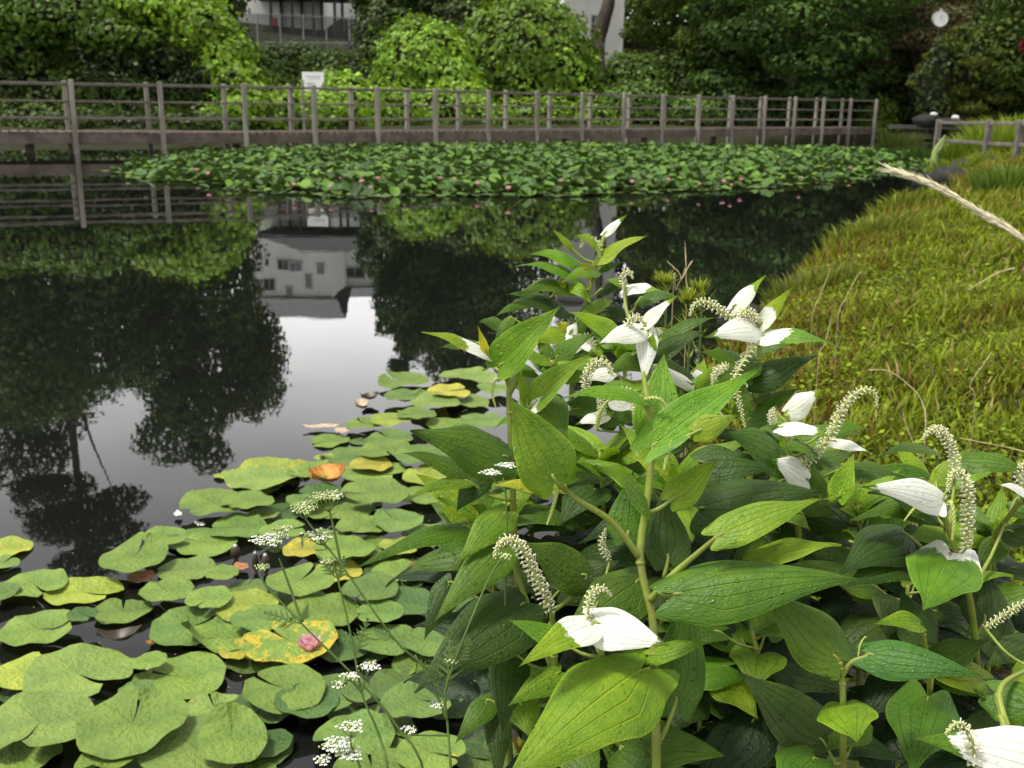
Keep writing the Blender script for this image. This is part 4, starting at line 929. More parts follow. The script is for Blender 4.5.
# ------------------------------------------------------------------ leaf material: arching veins, quilted skin, white flush at the base
mt, nt, out = newmat('lizard_tail_leaf'); N = NT(nt)
uv = N.n('UVMap').outputs[0]; sx = N.n('SeparateXYZ', {0: uv}); U = N.math('ABSOLUTE', N.math('MULTIPLY', N.math('SUBTRACT', sx.outputs[0], .5), 2.0)); Vv = sx.outputs[1]
tint = N.n('Attribute', attribute_name='tint'); col = tint.outputs['Color']; wht = tint.outputs['Alpha']
size = N.n('Attribute', attribute_name='size'); sz = N.n('SeparateXYZ', {0: size.outputs['Vector']})
loc = N.n('CombineXYZ', {0: N.math('MULTIPLY', N.math('SUBTRACT', sx.outputs[0], .5), sz.outputs[0]), 1: N.math('MULTIPLY', Vv, sz.outputs[1]), 2: sz.outputs[2]}).outputs[0]
Uw = N.math('DIVIDE', U, N.math('POWER', N.math('MINIMUM', 1.0, N.math('MAXIMUM', .03, N.math('MULTIPLY', Vv, 4.2))), .8))
d1 = N.math('PINGPONG', Uw, .17)                                   # distance from the nearest of the five long veins
arc = N.ramp(d1, .030, .006)
mid = N.ramp(U, .045, .012)
veins = N.math('MAXIMUM', N.math('MULTIPLY', arc, N.ramp(Uw, .85, .6)), mid)
warp = N.n('TexNoise', {'Vector': loc, 'Scale': 60.0, 'Detail': 2.0}).outputs['Color']
lw = N.n('VectorMath', {0: loc, 1: N.n('VectorMath', {0: warp, 1: (.007, .007, .007)}, operation='MULTIPLY').outputs[0]}, operation='ADD').outputs[0]
vor = N.n('TexVoronoi', {'Vector': lw, 'Scale': 260.0}, feature='DISTANCE_TO_EDGE').outputs['Distance']
cross = N.n('TexWave', {'Vector': N.n('Mapping', {'Vector': lw, 'Rotation': (0, 0, .35)}).outputs[0], 'Scale': 42.0, 'Distortion': 3.0, 'Detail': 1.5, 'Detail Scale': 1.5}, wave_type='BANDS', bands_direction='Y').outputs[0]
net = N.ramp(vor, .10, .0)
n1 = N.noise(loc, 38.0, 4.0, .6); n2 = N.noise(loc, 260.0, 3.0, .6)
c = N.mix(N.ramp(n1, .3, .72), N.mix(1.0, col, (.70, .80, .85), 'MULTIPLY'), N.mix(1.0, col, (1.22, 1.12, 1.05), 'MULTIPLY'))
c = N.mix(N.math('MULTIPLY', net, .34), c, N.mix(1.0, col, (.62, .66, .6), 'MULTIPLY'))
c = N.mix(N.math('MULTIPLY', veins, .42), c, N.mix(1.0, col, (2.3, 1.75, 1.6), 'MULTIPLY'))
speck = N.ramp(N.noise(loc, 120.0, 2.0, .5), .74, .78); c = N.mix(N.math('MULTIPLY', speck, .35), c, (.16, .14, .03))
edge = N.ramp(U, .955, .99); c = N.mix(N.math('MULTIPLY', edge, .5), c, N.mix(1.0, col, (2.4, 1.9, 1.8), 'MULTIPLY'))
wm_ = N.ramp(N.math('ADD', N.math('ADD', Vv, N.math('MULTIPLY', N.math('SUBTRACT', N.noise(loc, 70.0, 5.0, .65), .5), .38)), N.math('MULTIPLY', U, .06)), N.math('ADD', wht, .015), N.math('SUBTRACT', wht, .015))
wm_ = N.math('MULTIPLY', wm_, N.ramp(wht, .02, .05))
rot_ = N.math('MULTIPLY', N.ramp(N.math('ADD', N.math('ADD', U, N.math('MULTIPLY', Vv, .12)), N.math('MULTIPLY', N.math('SUBTRACT', N.noise(loc, 55.0, 4.0, .6), .5), .9)), 1.13, 1.20), N.ramp(N.math('FRACT', N.math('MULTIPLY', sz.outputs[2], 1.7)), .55, .6))
c = N.mix(N.math('MULTIPLY', rot_, .8), c, (.13, .085, .03))
c = N.mix(wm_, c, N.mix(N.math('MULTIPLY', N.math('MAXIMUM', veins, N.math('MULTIPLY', net, .4)), .10), (.70, .71, .65), (.46, .54, .30)))
back = N.n('NewGeometry').outputs['Backfacing']
c = N.mix(N.math('MULTIPLY', N.math('MULTIPLY', back, .75), N.math('SUBTRACT', 1.0, wm_)), c, N.mix(.5, N.mix(1.0, col, (1.6, 1.45, 1.6), 'MULTIPLY'), (.16, .25, .055)))
drop = N.n('TexVoronoi', {'Vector': loc, 'Scale': 150.0, 'Randomness': 1.0}); ds = drop.outputs['Distance']
dsel = N.ramp(N.n('SeparateXYZ', {0: drop.outputs['Color']}).outputs[0], N.math('SUBTRACT', .985, N.math('MULTIPLY', sz.outputs[2], 0.0)), 1.0)
dz = N.math('MULTIPLY', N.math('SQRT', N.math('MAXIMUM', N.math('SUBTRACT', .10, N.math('MULTIPLY', ds, ds)), 0.0)), N.ramp(N.n('SeparateXYZ', {0: drop.outputs['Color']}).outputs[0], .70, .74))
hgt = N.math('ADD', N.math('MULTIPLY', N.ramp(vor, .0, .35), .34), N.math('ADD', N.math('MULTIPLY', veins, -1.6), N.math('ADD', N.math('MULTIPLY', cross, .15), N.math('ADD', N.math('MULTIPLY', n2, .3), N.math('MULTIPLY', dz, 4.5)))))
bp = N.n('Bump', {'Strength': .9, 'Distance': N.math('MULTIPLY', .0010, N.math('SUBTRACT', 1.0, N.math('MULTIPLY', wm_, .6))), 'Height': hgt})
b = N.n('BsdfPrincipled', {'Base Color': c, 'Roughness': N.math('SUBTRACT', N.math('ADD', .42, N.math('MULTIPLY', n1, .16)), N.math('MULTIPLY', N.ramp(dz, .02, .1), .28)), 'Specular IOR Level': .36})
N.link(bp.outputs[0], b.inputs['Normal'])
t = N.n('BsdfTranslucent', {'Color': N.mix(1.0, c, (1.2, 1.3, .45), 'MULTIPLY')}); N.link(bp.outputs[0], t.inputs['Normal'])
mx = N.n('MixShader', {0: N.math('SUBTRACT', .30, N.math('MULTIPLY', wm_, .12)), 1: b.outputs[0], 2: t.outputs[0]}); N.link(mx.outputs[0], out.inputs[0])
M['leaf'] = mt
M['stem'] = simple('plant_stem', (.23, .30, .045), .5, .35, .3, 30.0, col2=(.17, .19, .035))
M['floret'] = simple('floret', (.76, .74, .52), .6, .3, .15, 90.0)
M['spikecore'] = simple('spike_core', (.36, .40, .12), .6, .3, .2, 90.0)
M['budspike'] = simple('bud_spike', (.40, .47, .12), .6, .3, .2, 90.0)
LC = [(.036, .078, .008), (.068, .148, .008), (.125, .25, .010), (.21, .33, .013), (.42, .42, .03), (.017, .046, .009)]  # last entry: the clump's inner shade painted into the leaf green
UPV = np.array([0, 0, 1.0])

def leaf_mesh(B, T, n, w, g, bend=.12, droop=.25, lobe=.10, fold=.0, wave=.06, midp=None, nt_=20, nu=13):
    """an ovate, heart-based, long-pointed blade from B to T with upper side n"""
    B = np.asarray(B, float); T = np.asarray(T, float); a = T - B; L = np.linalg.norm(a)
    mid_ = (B + T)/2 + n*bend*L if midp is None else 2*np.asarray(midp) - (B + T)/2
    ts = np.linspace(0, 1, nt_)**1.25
    ctr = np.outer((1-ts)**2, B) + np.outer(2*ts*(1-ts), mid_) + np.outer(ts**2, T)
    tan = unit(np.outer(2*(1-ts), mid_-B) + np.outer(2*ts, T-mid_))
    prof = np.sin(math.pi*np.clip(.12 + .88*ts, 0, 1)**.66)**.9 * (1 - .52*ts**1.5); prof[-1] = .012; prof = prof/prof.max()
    us = np.linspace(-1, 1, nu); ph = g.uniform(0, 6.28, 4); V = []
    tw = g.uniform(-.25, .25)
    for i, t in enumerate(ts):
        nn = n - tan[i]*(n @ tan[i]); nn = nn/np.linalg.norm(nn); s = np.cross(tan[i], nn)
        an = tw*(t - .3); s, nn = s*math.cos(an) + nn*math.sin(an), nn*math.cos(an) - s*math.sin(an)
        hw = w/2*prof[i]
        for u in us:
            off = -droop*hw*u*u + fold*hw*abs(u) + wave*w*abs(u)**1.5*(math.sin(6*t*2+ph[0]+u) + .6*math.sin(11*t+ph[1]-2*u))*.5 - .035*w*(1-prof[i]*0)*math.cos(math.pi*6*u)*min(1, 4*t)*(1-t)*.55
            au = abs(u); back_ = -lobe*1.25*L*(1-t)**7*2.6*au*(1-au**2.4)
            V.append(ctr[i] + s*hw*u*math.cos(min(1.2, abs(fold)*.6)) + nn*off + tan[i]*back_)
    Q = [(i*nu+j, i*nu+j+1, (i+1)*nu+j+1, (i+1)*nu+j) for i in range(nt_-1) for j in range(nu-1)]
    UV = [((u+1)/2, t) for t in ts for u in us]
    return np.array(V), np.array(Q), np.array(UV), L
class Plant:
    def __init__(s, label, stems, rad=.0036, root=None, group='lizard\'s tail stems in the near clump', name='lizards_tail'):
        """stems: list of [(px, py, depth), ...] from low to high; the first runs down to the ground"""
        s.paths = [smooth_path([P(*q) for q in st], 26) if len(st) > 1 else None for st in stems]
        b0 = s.paths[0][0]
        if root is None: root = (b0[0] + .03, b0[1] + .05)
        z0 = max(float(ground_z(*root)), -.05)
        lower = np.array([root[0], root[1], z0 - .03])
        dirn = (s.paths[0][2] - s.paths[0][0]); 
        s.paths[0] = np.vstack([smooth_path([lower, lower*.55 + b0*.45 + np.array([.01, .0, 0]), b0], 14)[:-1], s.paths[0]])
        s.e = empty(name, (root[0], root[1], z0)); tag(s.e, label, 'plant', group); s.m = MB(); s.rad = rad; s.label = label
        for k, p in enumerate(s.paths):
            r_ = rad*(1 if k == 0 else .70); s.m.tube(p, [r_*1.15, r_, r_*.72], 9)
            for f in ((.30, .52, .72, .9) if k == 0 else (.5,)):
                i = int(f*(len(p)-1)); s.m.blob(p[i], r_*1.0, 8, 5, (1.18, 1.18, .8))
        s.all = np.vstack(s.paths)
    def leaf(s, B, T, w, k=.45, col=1, white=0.0, bend=.12, droop=.25, fold=0.0, lobe=.10, petiole=True, midp=None, wave=.05, seed=None, base_tint=None):
        g = np.random.default_rng(int(abs(B[0]*9311 + B[1]*7717 + T[0]*3331)*1000) % 2**31 if seed is None else seed)
        B = np.asarray(B); T = np.asarray(T); a = T - B; a = a/np.linalg.norm(a); mid_ = (B+T)/2
        c = CP - mid_; c /= np.linalg.norm(c); n0 = c - a*(c @ a); n0 /= np.linalg.norm(n0); u = UPV - a*(UPV @ a); u /= np.linalg.norm(u) + 1e-6
        psi = math.atan2(np.dot(np.cross(n0, u), a), float(np.clip(n0 @ u, -1, 1))); phi = k*psi
        n = n0*math.cos(phi) + np.cross(a, n0)*math.sin(phi)
        V, Q, UV, L = leaf_mesh(B, T, n, w, g, bend, droop, lobe, fold, wave, midp)
        white = min(white, .84 + .10*g.random())
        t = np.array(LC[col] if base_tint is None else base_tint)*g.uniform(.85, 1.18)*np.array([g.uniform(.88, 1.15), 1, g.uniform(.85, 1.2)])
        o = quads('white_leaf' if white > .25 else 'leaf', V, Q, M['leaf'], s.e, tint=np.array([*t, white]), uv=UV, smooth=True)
        av = o.data.attributes.new('size', 'FLOAT_VECTOR', 'POINT'); av.data.foreach_set('vector', np.tile(np.array([w, L, g.uniform(0, 9)], np.float32), len(V)))
        if white > .25: o['label'] = 'leaf flushed white'
        elif col == 4: o['label'] = 'yellowing leaf'
        if petiole:
            j = s.attach(B); q = s.all[j]; ln = np.linalg.norm(B - q)
            if ln > .003:
                md = (q + B)/2 + np.array([0, 0, -.10*ln]) ; pth_ = smooth_path([q, md, B, B + a*.006], 10); s.m.tube(pth_, [s.rad*.62, s.rad*.42, s.rad*.36], 7)
        return o
    def attach(s, B):
        d = np.linalg.norm(s.all - B, axis=1) + np.maximum(s.all[:, 2] - B[2] + .012, 0)*2.5; return int(np.argmin(d))
    def spike(s, pts, r0=.0052, open_=1.0, connect=True, nfl=120, kind='floret', taper=.55):
        """an arching flower tail: a core set round with small stalked florets"""
        r0 = r0*.82; p = smooth_path(pts, 40); g = np.random.default_rng(int(abs(p[0, 0]*9001 + p[0, 2]*777)*1000) % 2**31)
        m = MB(); m.tube(p, [r0*.32, r0*.42, r0*.36, r0*.22], 7)
        sp_ = m.build('flower_spike' if kind == 'floret' else 'bud_spike', M['spikecore'] if kind == 'floret' else M['budspike'], s.e, True)
        f = MB(); T = unit(np.gradient(p, axis=0)); lens = np.concatenate([[0], np.cumsum(np.linalg.norm(np.diff(p, axis=0), axis=1))]); tot = lens[-1]
        nfl = int(nfl*(.85 if kind == 'floret' else 1))
        for i in range(nfl):
            t = (i + .5)/nfl; q = np.array([np.interp(t*tot, lens, p[:, k]) for k in range(3)]); tn = unit(np.array([np.interp(t*tot, lens, T[:, k]) for k in range(3)]))
            aa = np.cross(tn, [.31, .87, .22]); aa /= np.linalg.norm(aa); bb = np.cross(tn, aa); th = i*2.39996
            d = aa*math.cos(th) + bb*math.sin(th)
            sc = (1 - taper*max(0, (t-.55)/.45)**1.3)*(.8 + .2*min(1, t*6))
            if kind == 'floret':
                op = open_*(1 - .75*max(0, (t-.72)/.28)); tip = q + (d*1.0 + tn*.15)*r0*.9*(.45 + .75*op)*sc*g.uniform(.8, 1.15)
                f.tube([q + d*r0*.2, tip], [r0*.14, r0*.10], 4, False); f.blob(tip, r0*.21*sc*g.uniform(.7, 1.2), 5, 3)
                for e in range(2):
                    w_ = d + aa*g.normal()*.55 + bb*g.normal()*.55 + tn*g.normal()*.5; w_ /= np.linalg.norm(w_); f.blob(tip + w_*r0*.34*sc - d*r0*.1, r0*.13*sc, 4, 3)
            else:
                f.blob(q + d*r0*.36*sc, r0*.26*sc, 5, 3)
        f.build('florets', M['floret'] if kind == 'floret' else M['budspike'], sp_, True)
        if connect:
            j = s.attach(p[0]); q = s.all[j]; ln = np.linalg.norm(p[0]-q)
            if ln > .003: s.m.tube(smooth_path([q, (q+p[0])/2 + np.array([0, 0, -.06*ln]), p[0]], 8), s.rad*.36, 6)
    def done(s): s.m.build('stem', M['stem'], s.e, True)
def L_(pl, bx, by, tx, ty, wpx, d0, d1, k=.45, col=1, white=0.0, **kw):
    """a blade placed by where its base and tip are seen, with its own distances and true size"""
    B = P(bx, by, d0); T = P(tx, ty, d1); dm = (d0 + d1)/2
    a = unit(T - B); c = unit(CP - (B+T)/2); n0 = unit(c - a*(c @ a)); u = unit(UPV - a*(UPV @ a)); psi = math.acos(float(np.clip(n0 @ u, -1, 1)))
    w = wpx*dm/F/max(.42, math.cos(k*psi))
    w = min(w, .95*np.linalg.norm(T-B)) if not kw.get('nocap') else w; kw.pop('nocap', None)
    return pl.leaf(B, T, w, k, col, white, **kw)
def S_(pl, pts, **kw): return pl.spike([P(*q) for q in pts], **kw)

# A: the stout stem in the middle front
A = Plant('stout stem at the front middle carrying the largest broad bright leaf', [[(657, 812, .93), (656, 735, .92), (654, 660, .925), (652, 615, .93), (640, 558, .94), (647, 500, .945), (652, 455, .95), (654, 443, .95)], [(640, 558, .94), (612, 522, .93), (578, 500, .92), (560, 484, .915)], [(654, 446, .95), (649, 410, .96), (643, 372, .97)], [(650, 600, .93), (672, 575, .92), (718, 536, .90)]], rad=.0040)
L_(A, 555, 480, 509, 396, 62, .905, .90, .35, 2, bend=.08, fold=.12, droop=.1)
L_(A, 646, 500, 594, 466, 30, .94, .88, .6, 2, bend=.2)
L_(A, 672, 499, 719, 458, 34, .95, .96, .3, 3, bend=.1)
L_(A, 655, 437, 664, 353, 48, .965, 1.0, .25, 2, bend=.02, fold=.15, droop=0)
L_(A, 653, 446, 762, 368, 40, .945, .98, .55, 2, bend=.06, fold=.35, droop=0)
L_(A, 643, 397, 560, 399, 17, .955, .93, .75, 2, bend=.22)
L_(A, 696, 432, 738, 415, 27, .93, .925, .2, 3, bend=.1)
L_(A, 720, 535, 822, 499, 36, .90, .92, .5, 3, bend=.12, fold=.2)
L_(A, 676, 594, 862, 579, 62, .895, .90, .45, 1, bend=.16, droop=.4)
L_(A, 668, 560, 664, 486, 46, .955, .99, .1, 0, bend=.05)
L_(A, 628, 537, 633, 470, 44, .945, .96, .2, 1, bend=.06)
L_(A, 640, 580, 560, 640, 58, .95, .90, .45, 1, bend=.1)
L_(A, 676, 703, 690, 580, 52, .945, .965, .15, 1, bend=.04, droop=.2)
L_(A, 650, 655, 714, 642, 20, .92, .90, .6, 2, bend=.1)
L_(A, 641, 670, 500, 792, 96, .90, .79, .5, 2, bend=.17, droop=.32, wave=.07, nocap=True, lobe=.16)
L_(A, 620, 748, 726, 756, 62, .96, .93, .6, 1, bend=.25)
L_(A, 640, 765, 590, 722, 40, .97, 1.0, .3, 1)
L_(A, 676, 795, 640, 738, 40, .92, .95, .4, 1, petiole=False)
S_(A, [(640, 400, .955), (655, 398, .95), (664, 403, .95), (668, 412, .95)], r0=.0042, kind='bud', nfl=70)
S_(A, [(672, 441, .94), (668, 452, .935), (664, 470, .93)], r0=.0048, kind='bud', nfl=80)
S_(A, [(559, 486, .915), (553, 507, .91), (547, 525, .905)], r0=.004, kind='bud', nfl=70)
A.done()
# B: low sprig with the green-and-white pair
Bp = Plant('low sprig with one white heart-shaped leaf and one half-white leaf at the front', [[(612, 760, .99), (606, 700, .955), (601, 655, .92), (596, 628, .90), (592, 616, .90)]], rad=.0032)
L_(Bp, 594, 622, 669, 646, 44, .895, .87, .35, 2, .86, bend=.08, lobe=.16)
L_(Bp, 594, 624, 519, 667, 36, .895, .84, .55, 3, .42, bend=.16, fold=.2)
L_(Bp, 560, 640, 508, 620, 22, .93, .93, .5, 2)
S_(Bp, [(588, 620, .897), (589, 603, .895), (593, 591, .893), (603, 588, .89), (612, 596, .89)], r0=.0046, nfl=80)
S_(Bp, [(594, 626, .895), (594, 640, .89), (598, 652, .885)], r0=.0026, kind='bud', nfl=50, taper=.2)
S_(Bp, [(610, 560, .98), (602, 545, .975), (606, 528, .97)], r0=.004, nfl=70)
Bp.done()
# C: left shoot
Cp = Plant('left shoot topped by a quilted upright leaf and a narrow white-based leaf', [[(530, 720, 1.12), (516, 560, 1.08), (512, 470, 1.05), (509, 402, 1.04), (508, 378, 1.04), (492, 358, 1.035)], [(509, 395, 1.04), (519, 375, 1.03), (522, 353, 1.03)]], rad=.0034)
L_(Cp, 500, 366, 561, 306, 40, 1.03, 1.0, .25, 2, bend=.1, fold=.25, droop=0)
L_(Cp, 486, 352, 421, 332, 13, 1.035, 1.0, .75, 3, .42, bend=.14)
L_(Cp, 487, 354, 478, 326, 9, 1.03, 1.02, .2, 4, bend=0)
L_(Cp, 527, 403, 517, 367, 11, 1.03, 1.02, .2, 3)
L_(Cp, 534, 404, 592, 353, 28, 1.03, 1.0, .5, 2, .12, bend=.06, fold=.3, droop=0)
L_(Cp, 545, 398, 568, 442, 36, 1.04, 1.01, .3, 1, bend=.1)
L_(Cp, 507, 457, 410, 431, 52, 1.03, .99, .42, 1, bend=.13, droop=.4)
L_(Cp, 470, 478, 402, 453, 22, 1.06, 1.03, .7, 1, bend=.2)
L_(Cp, 468, 481, 404, 502, 15, 1.05, 1.0, .75, 2, bend=.22)
L_(Cp, 482, 472, 456, 512, 32, 1.06, 1.05, .3, 0, bend=.15)
L_(Cp, 548, 487, 491, 486, 16, 1.0, .97, .6, 4, bend=.14)
L_(Cp, 480, 344, 440, 348, 13, 1.10, 1.08, .7, 1)
S_(Cp, [(505, 378, 1.035), (495, 380, 1.03), (492, 392, 1.03), (496, 408, 1.03)], r0=.0042, kind='bud', nfl=70)
Cp.done()
# D: tall shoot at the back
D = Plant('tallest shoot at the back with a slim white leaf pointing up right', [[(585, 560, 1.5), (572, 420, 1.46), (575, 340, 1.44), (590, 290, 1.42), (600, 250, 1.41), (604, 236, 1.41)], [(578, 330, 1.44), (560, 305, 1.43), (548, 300, 1.42)]], rad=.0036)
L_(D, 604, 234, 628, 214, 9, 1.41, 1.40, .4, 2, .7, bend=.05)
L_(D, 598, 256, 647, 236, 17, 1.41, 1.37, .75, 3, bend=.14)
L_(D, 600, 268, 624, 262, 8, 1.42, 1.43, .8, 1)
L_(D, 572, 249, 552, 229, 7, 1.41, 1.40, .4, 3)
L_(D, 602, 246, 574, 236, 13, 1.41, 1.38, .6, 3, bend=.2)
L_(D, 578, 262, 529, 254, 15, 1.42, 1.39, .7, 2, bend=.2)
L_(D, 582, 282, 515, 266, 13, 1.42, 1.37, .75, 2, bend=.25)
L_(D, 592, 275, 580, 262, 12, 1.40, 1.37, .3, 4)
L_(D, 596, 270, 560, 284, 15, 1.40, 1.34, .6, 2, bend=.18)
L_(D, 572, 284, 592, 304, 14, 1.40, 1.36, .5, 3)
L_(D, 575, 286, 518, 294, 20, 1.42, 1.36, .7, 1, bend=.2)
L_(D, 550, 300, 506, 295, 10, 1.43, 1.40, .7, 1, bend=.2)
L_(D, 540, 300, 493, 318, 15, 1.42, 1.36, .65, 1, bend=.18)
L_(D, 563, 307, 510, 304, 22, 1.41, 1.35, .6, 0, bend=.18)
L_(D, 563, 280, 556, 298, 10, 1.40, 1.38, .3, 4)
L_(D, 548, 282, 526, 288, 9, 1.42, 1.40, .5, 3)
L_(D, 606, 300, 574, 324, 13, 1.41, 1.36, .6, 2)
L_(D, 572, 333, 526, 344, 24, 1.38, 1.32, .6, 3, bend=.14)
L_(D, 572, 333, 556, 322, 14, 1.38, 1.36, .4, 4)
L_(D, 575, 335, 590, 318, 15, 1.4, 1.38, .4, 1)
L_(D, 505, 325, 478, 322, 16, 1.45, 1.42, .6, 1)
L_(D, 512, 318, 495, 338, 11, 1.45, 1.42, .6, 1)
L_(D, 574, 335, 568, 360, 26, 1.36, 1.33, .3, 2, .92, bend=.05)
L_(D, 570, 333, 577, 322, 12, 1.36, 1.36, .3, 2, .95, bend=.05)
L_(D, 584, 338, 590, 354, 14, 1.36, 1.33, .3, 2, .95, bend=.05)
L_(D, 562, 345, 552, 362, 16, 1.36, 1.33, .4, 2, .6)
L_(D, 604, 310, 640, 322, 18, 1.43, 1.42, .6, 0, bend=.2)
L_(D, 600, 290, 628, 284, 12, 1.43, 1.42, .7, 0, bend=.2)
S_(D, [(592, 240, 1.40), (585, 240, 1.39), (580, 248, 1.385)], r0=.004, nfl=50)
S_(D, [(592, 238, 1.405), (598, 243, 1.40), (600, 258, 1.395)], r0=.004, nfl=50)
S_(D, [(584, 335, 1.35), (592, 340, 1.345), (594, 352, 1.34)], r0=.005, nfl=60)
D.done()
# E: the middle shoot with hanging and upright white leaves
E = Plant('middle shoot holding a hanging white leaf under a half-white upright one', [[(640, 520, 1.24), (646, 420, 1.22), (650, 360, 1.21), (648, 330, 1.20), (645, 322, 1.20)], [(648, 350, 1.21), (628, 315, 1.24), (624, 285, 1.26)]], rad=.0033)
L_(E, 643, 329, 597, 345, 24, 1.195, 1.15, .45, 2, .93, bend=.12)
L_(E, 644, 326, 678, 295, 14, 1.2, 1.18, .4, 3, .75, bend=.1, fold=.3)
L_(E, 648, 332, 644, 384, 22, 1.195, 1.17, .15, 2, .85, bend=.05)
L_(E, 650, 350, 654, 332, 12, 1.19, 1.18, .3, 3)
L_(E, 626, 288, 662, 291, 13, 1.26, 1.23, .6, 3, .7, bend=.15)
L_(E, 640, 298, 678, 297, 15, 1.28, 1.25, .7, 1, bend=.2)
L_(E, 622, 283, 605, 280, 8, 1.27, 1.26, .6, 2)
L_(E, 655, 352, 706, 332, 22, 1.22, 1.20, .7, 0, bend=.2)
L_(E, 660, 340, 720, 318, 14, 1.23, 1.22, .75, 1, bend=.25)
L_(E, 645, 358, 606, 372, 24, 1.2, 1.17, .5, 1, bend=.15)
L_(E, 648, 400, 600, 432, 30, 1.2, 1.16, .5, 1, bend=.15)
L_(E, 612, 372, 583, 380, 16, 1.17, 1.15, .4, 2, .95, bend=.06)
L_(E, 615, 395, 640, 410, 26, 1.16, 1.14, .4, 2, .95, bend=.06)
L_(E, 605, 415, 575, 425, 14, 1.16, 1.14, .6, 2, .9)
L_(E, 668, 345, 655, 326, 9, 1.26, 1.25, .4, 2, .95)
S_(E, [(585, 392, 1.15), (587, 374, 1.145), (597, 362, 1.14), (608, 366, 1.135), (613, 376, 1.13)], r0=.006, nfl=110)
S_(E, [(622, 390, 1.15), (632, 396, 1.14), (638, 415, 1.135), (648, 445, 1.13)], r0=.0062, nfl=120, taper=.2)
S_(E, [(632, 336, 1.19), (628, 324, 1.185), (636, 317, 1.18), (645, 324, 1.18)], r0=.0055, nfl=90)
S_(E, [(626, 288, 1.25), (622, 276, 1.25), (629, 271, 1.245), (633, 279, 1.24)], r0=.0048, nfl=60)
S_(E, [(597, 430, 1.14), (599, 415, 1.135), (607, 402, 1.13), (612, 400, 1.13)], r0=.0056, kind='bud', nfl=90)
S_(E, [(598, 395, 1.15), (602, 405, 1.15), (600, 425, 1.15)], r0=.005, nfl=80)
S_(E, [(640, 350, 1.2), (624, 362, 1.19), (616, 372, 1.18)], r0=.0045, kind='bud', nfl=70)
E.done()
# Fp: upper right shoot, widest white leaf
Fp = Plant('upper right shoot with the widest white leaf and two slim upright ones', [[(745, 560, 1.22), (752, 440, 1.2), (758, 370, 1.18), (760, 335, 1.17), (759, 324, 1.17)]], rad=.0034)
L_(Fp, 758, 327, 705, 338, 28, 1.165, 1.12, .35, 2, .97, bend=.14)
L_(Fp, 733, 308, 766, 275, 17, 1.17, 1.15, .4, 3, .62, bend=.05)
L_(Fp, 760, 326, 793, 287, 17, 1.165, 1.14, .35, 3, .45, bend=.06, fold=.25)
L_(Fp, 763, 336, 834, 345, 19, 1.16, 1.10, .6, 2, .42, bend=.2)
L_(Fp, 752, 378, 818, 355, 30, 1.17, 1.15, .55, 0, bend=.14, droop=.5)
L_(Fp, 756, 350, 812, 334, 12, 1.2, 1.2, .8, 1)
L_(Fp, 754, 372, 700, 352, 24, 1.18, 1.15, .6, 1, bend=.2)
L_(Fp, 756, 362, 716, 385, 26, 1.17, 1.13, .5, 1, bend=.14)
L_(Fp, 750, 400, 712, 372, 22, 1.17, 1.15, .5, 2, bend=.14)
L_(Fp, 748, 420, 800, 388, 26, 1.19, 1.18, .6, 1, bend=.2)
S_(Fp, [(752, 330, 1.16), (726, 314, 1.155), (706, 302, 1.15), (694, 305, 1.15), (690, 316, 1.15)], r0=.0062, nfl=120)
S_(Fp, [(757, 322, 1.165), (751, 313, 1.16), (742, 312, 1.16), (738, 320, 1.16)], r0=.006, nfl=80)
S_(Fp, [(757, 340, 1.16), (738, 370, 1.13), (735, 385, 1.12), (740, 405, 1.12), (745, 428, 1.12)], r0=.0052, nfl=120)
S_(Fp, [(728, 365, 1.15), (716, 372, 1.14), (712, 385, 1.14)], r0=.0048, nfl=80)
Fp.done()
# Gp: right-middle shoot with long arched tail
Gp = Plant('shoot right of centre with a long arched flower tail and cupped white leaves', [[(805, 610, 1.2), (797, 520, 1.16), (790, 460, 1.13), (788, 420, 1.12), (787, 415, 1.12)]], rad=.0034)
L_(Gp, 786, 412, 825, 389, 25, 1.12, 1.09, .3, 3, .78, bend=.14, droop=.5)
L_(Gp, 781, 427, 832, 438, 16, 1.11, 1.07, .65, 2, .75, bend=.2)
L_(Gp, 808, 480, 769, 459, 32, 1.10, 1.06, .35, 2, .95, bend=.1)
L_(Gp, 832, 441, 871, 453, 12, 1.12, 1.09, .6, 2, .9, bend=.1)
L_(Gp, 838, 497, 854, 453, 25, 1.08, 1.08, .25, 3, bend=.05, fold=.25, droop=0)
L_(Gp, 812, 448, 780, 450, 18, 1.1, 1.07, .7, 1, bend=.2)
L_(Gp, 784, 458, 726, 432, 40, 1.09, 1.05, .5, 1, bend=.12)
L_(Gp, 700, 462, 775, 470, 40, 1.06, 1.06, .6, 0, bend=.2)
L_(Gp, 820, 500, 812, 462, 24, 1.12, 1.13, .4, 1)
L_(Gp, 838, 470, 905, 478, 24, 1.14, 1.10, .75, 1, bend=.2)
L_(Gp, 832, 424, 870, 430, 9, 1.16, 1.16, .7, 2)
L_(Gp, 700, 508, 822, 492, 62, 1.0, .99, .55, 0, bend=.2, droop=.5)
L_(Gp, 770, 390, 745, 405, 20, 1.2, 1.18, .5, 1)
S_(Gp, [(790, 474, 1.11), (812, 457, 1.10), (831, 433, 1.095), (844, 406, 1.09), (862, 390, 1.085), (875, 394, 1.085), (877, 408, 1.085)], r0=.0064, nfl=190)
S_(Gp, [(773, 425, 1.13), (772, 415, 1.13), (774, 407, 1.13)], r0=.005, nfl=50)
S_(Gp, [(784, 424, 1.12), (790, 432, 1.11), (788, 446, 1.11)], r0=.005, nfl=60)
Gp.done()
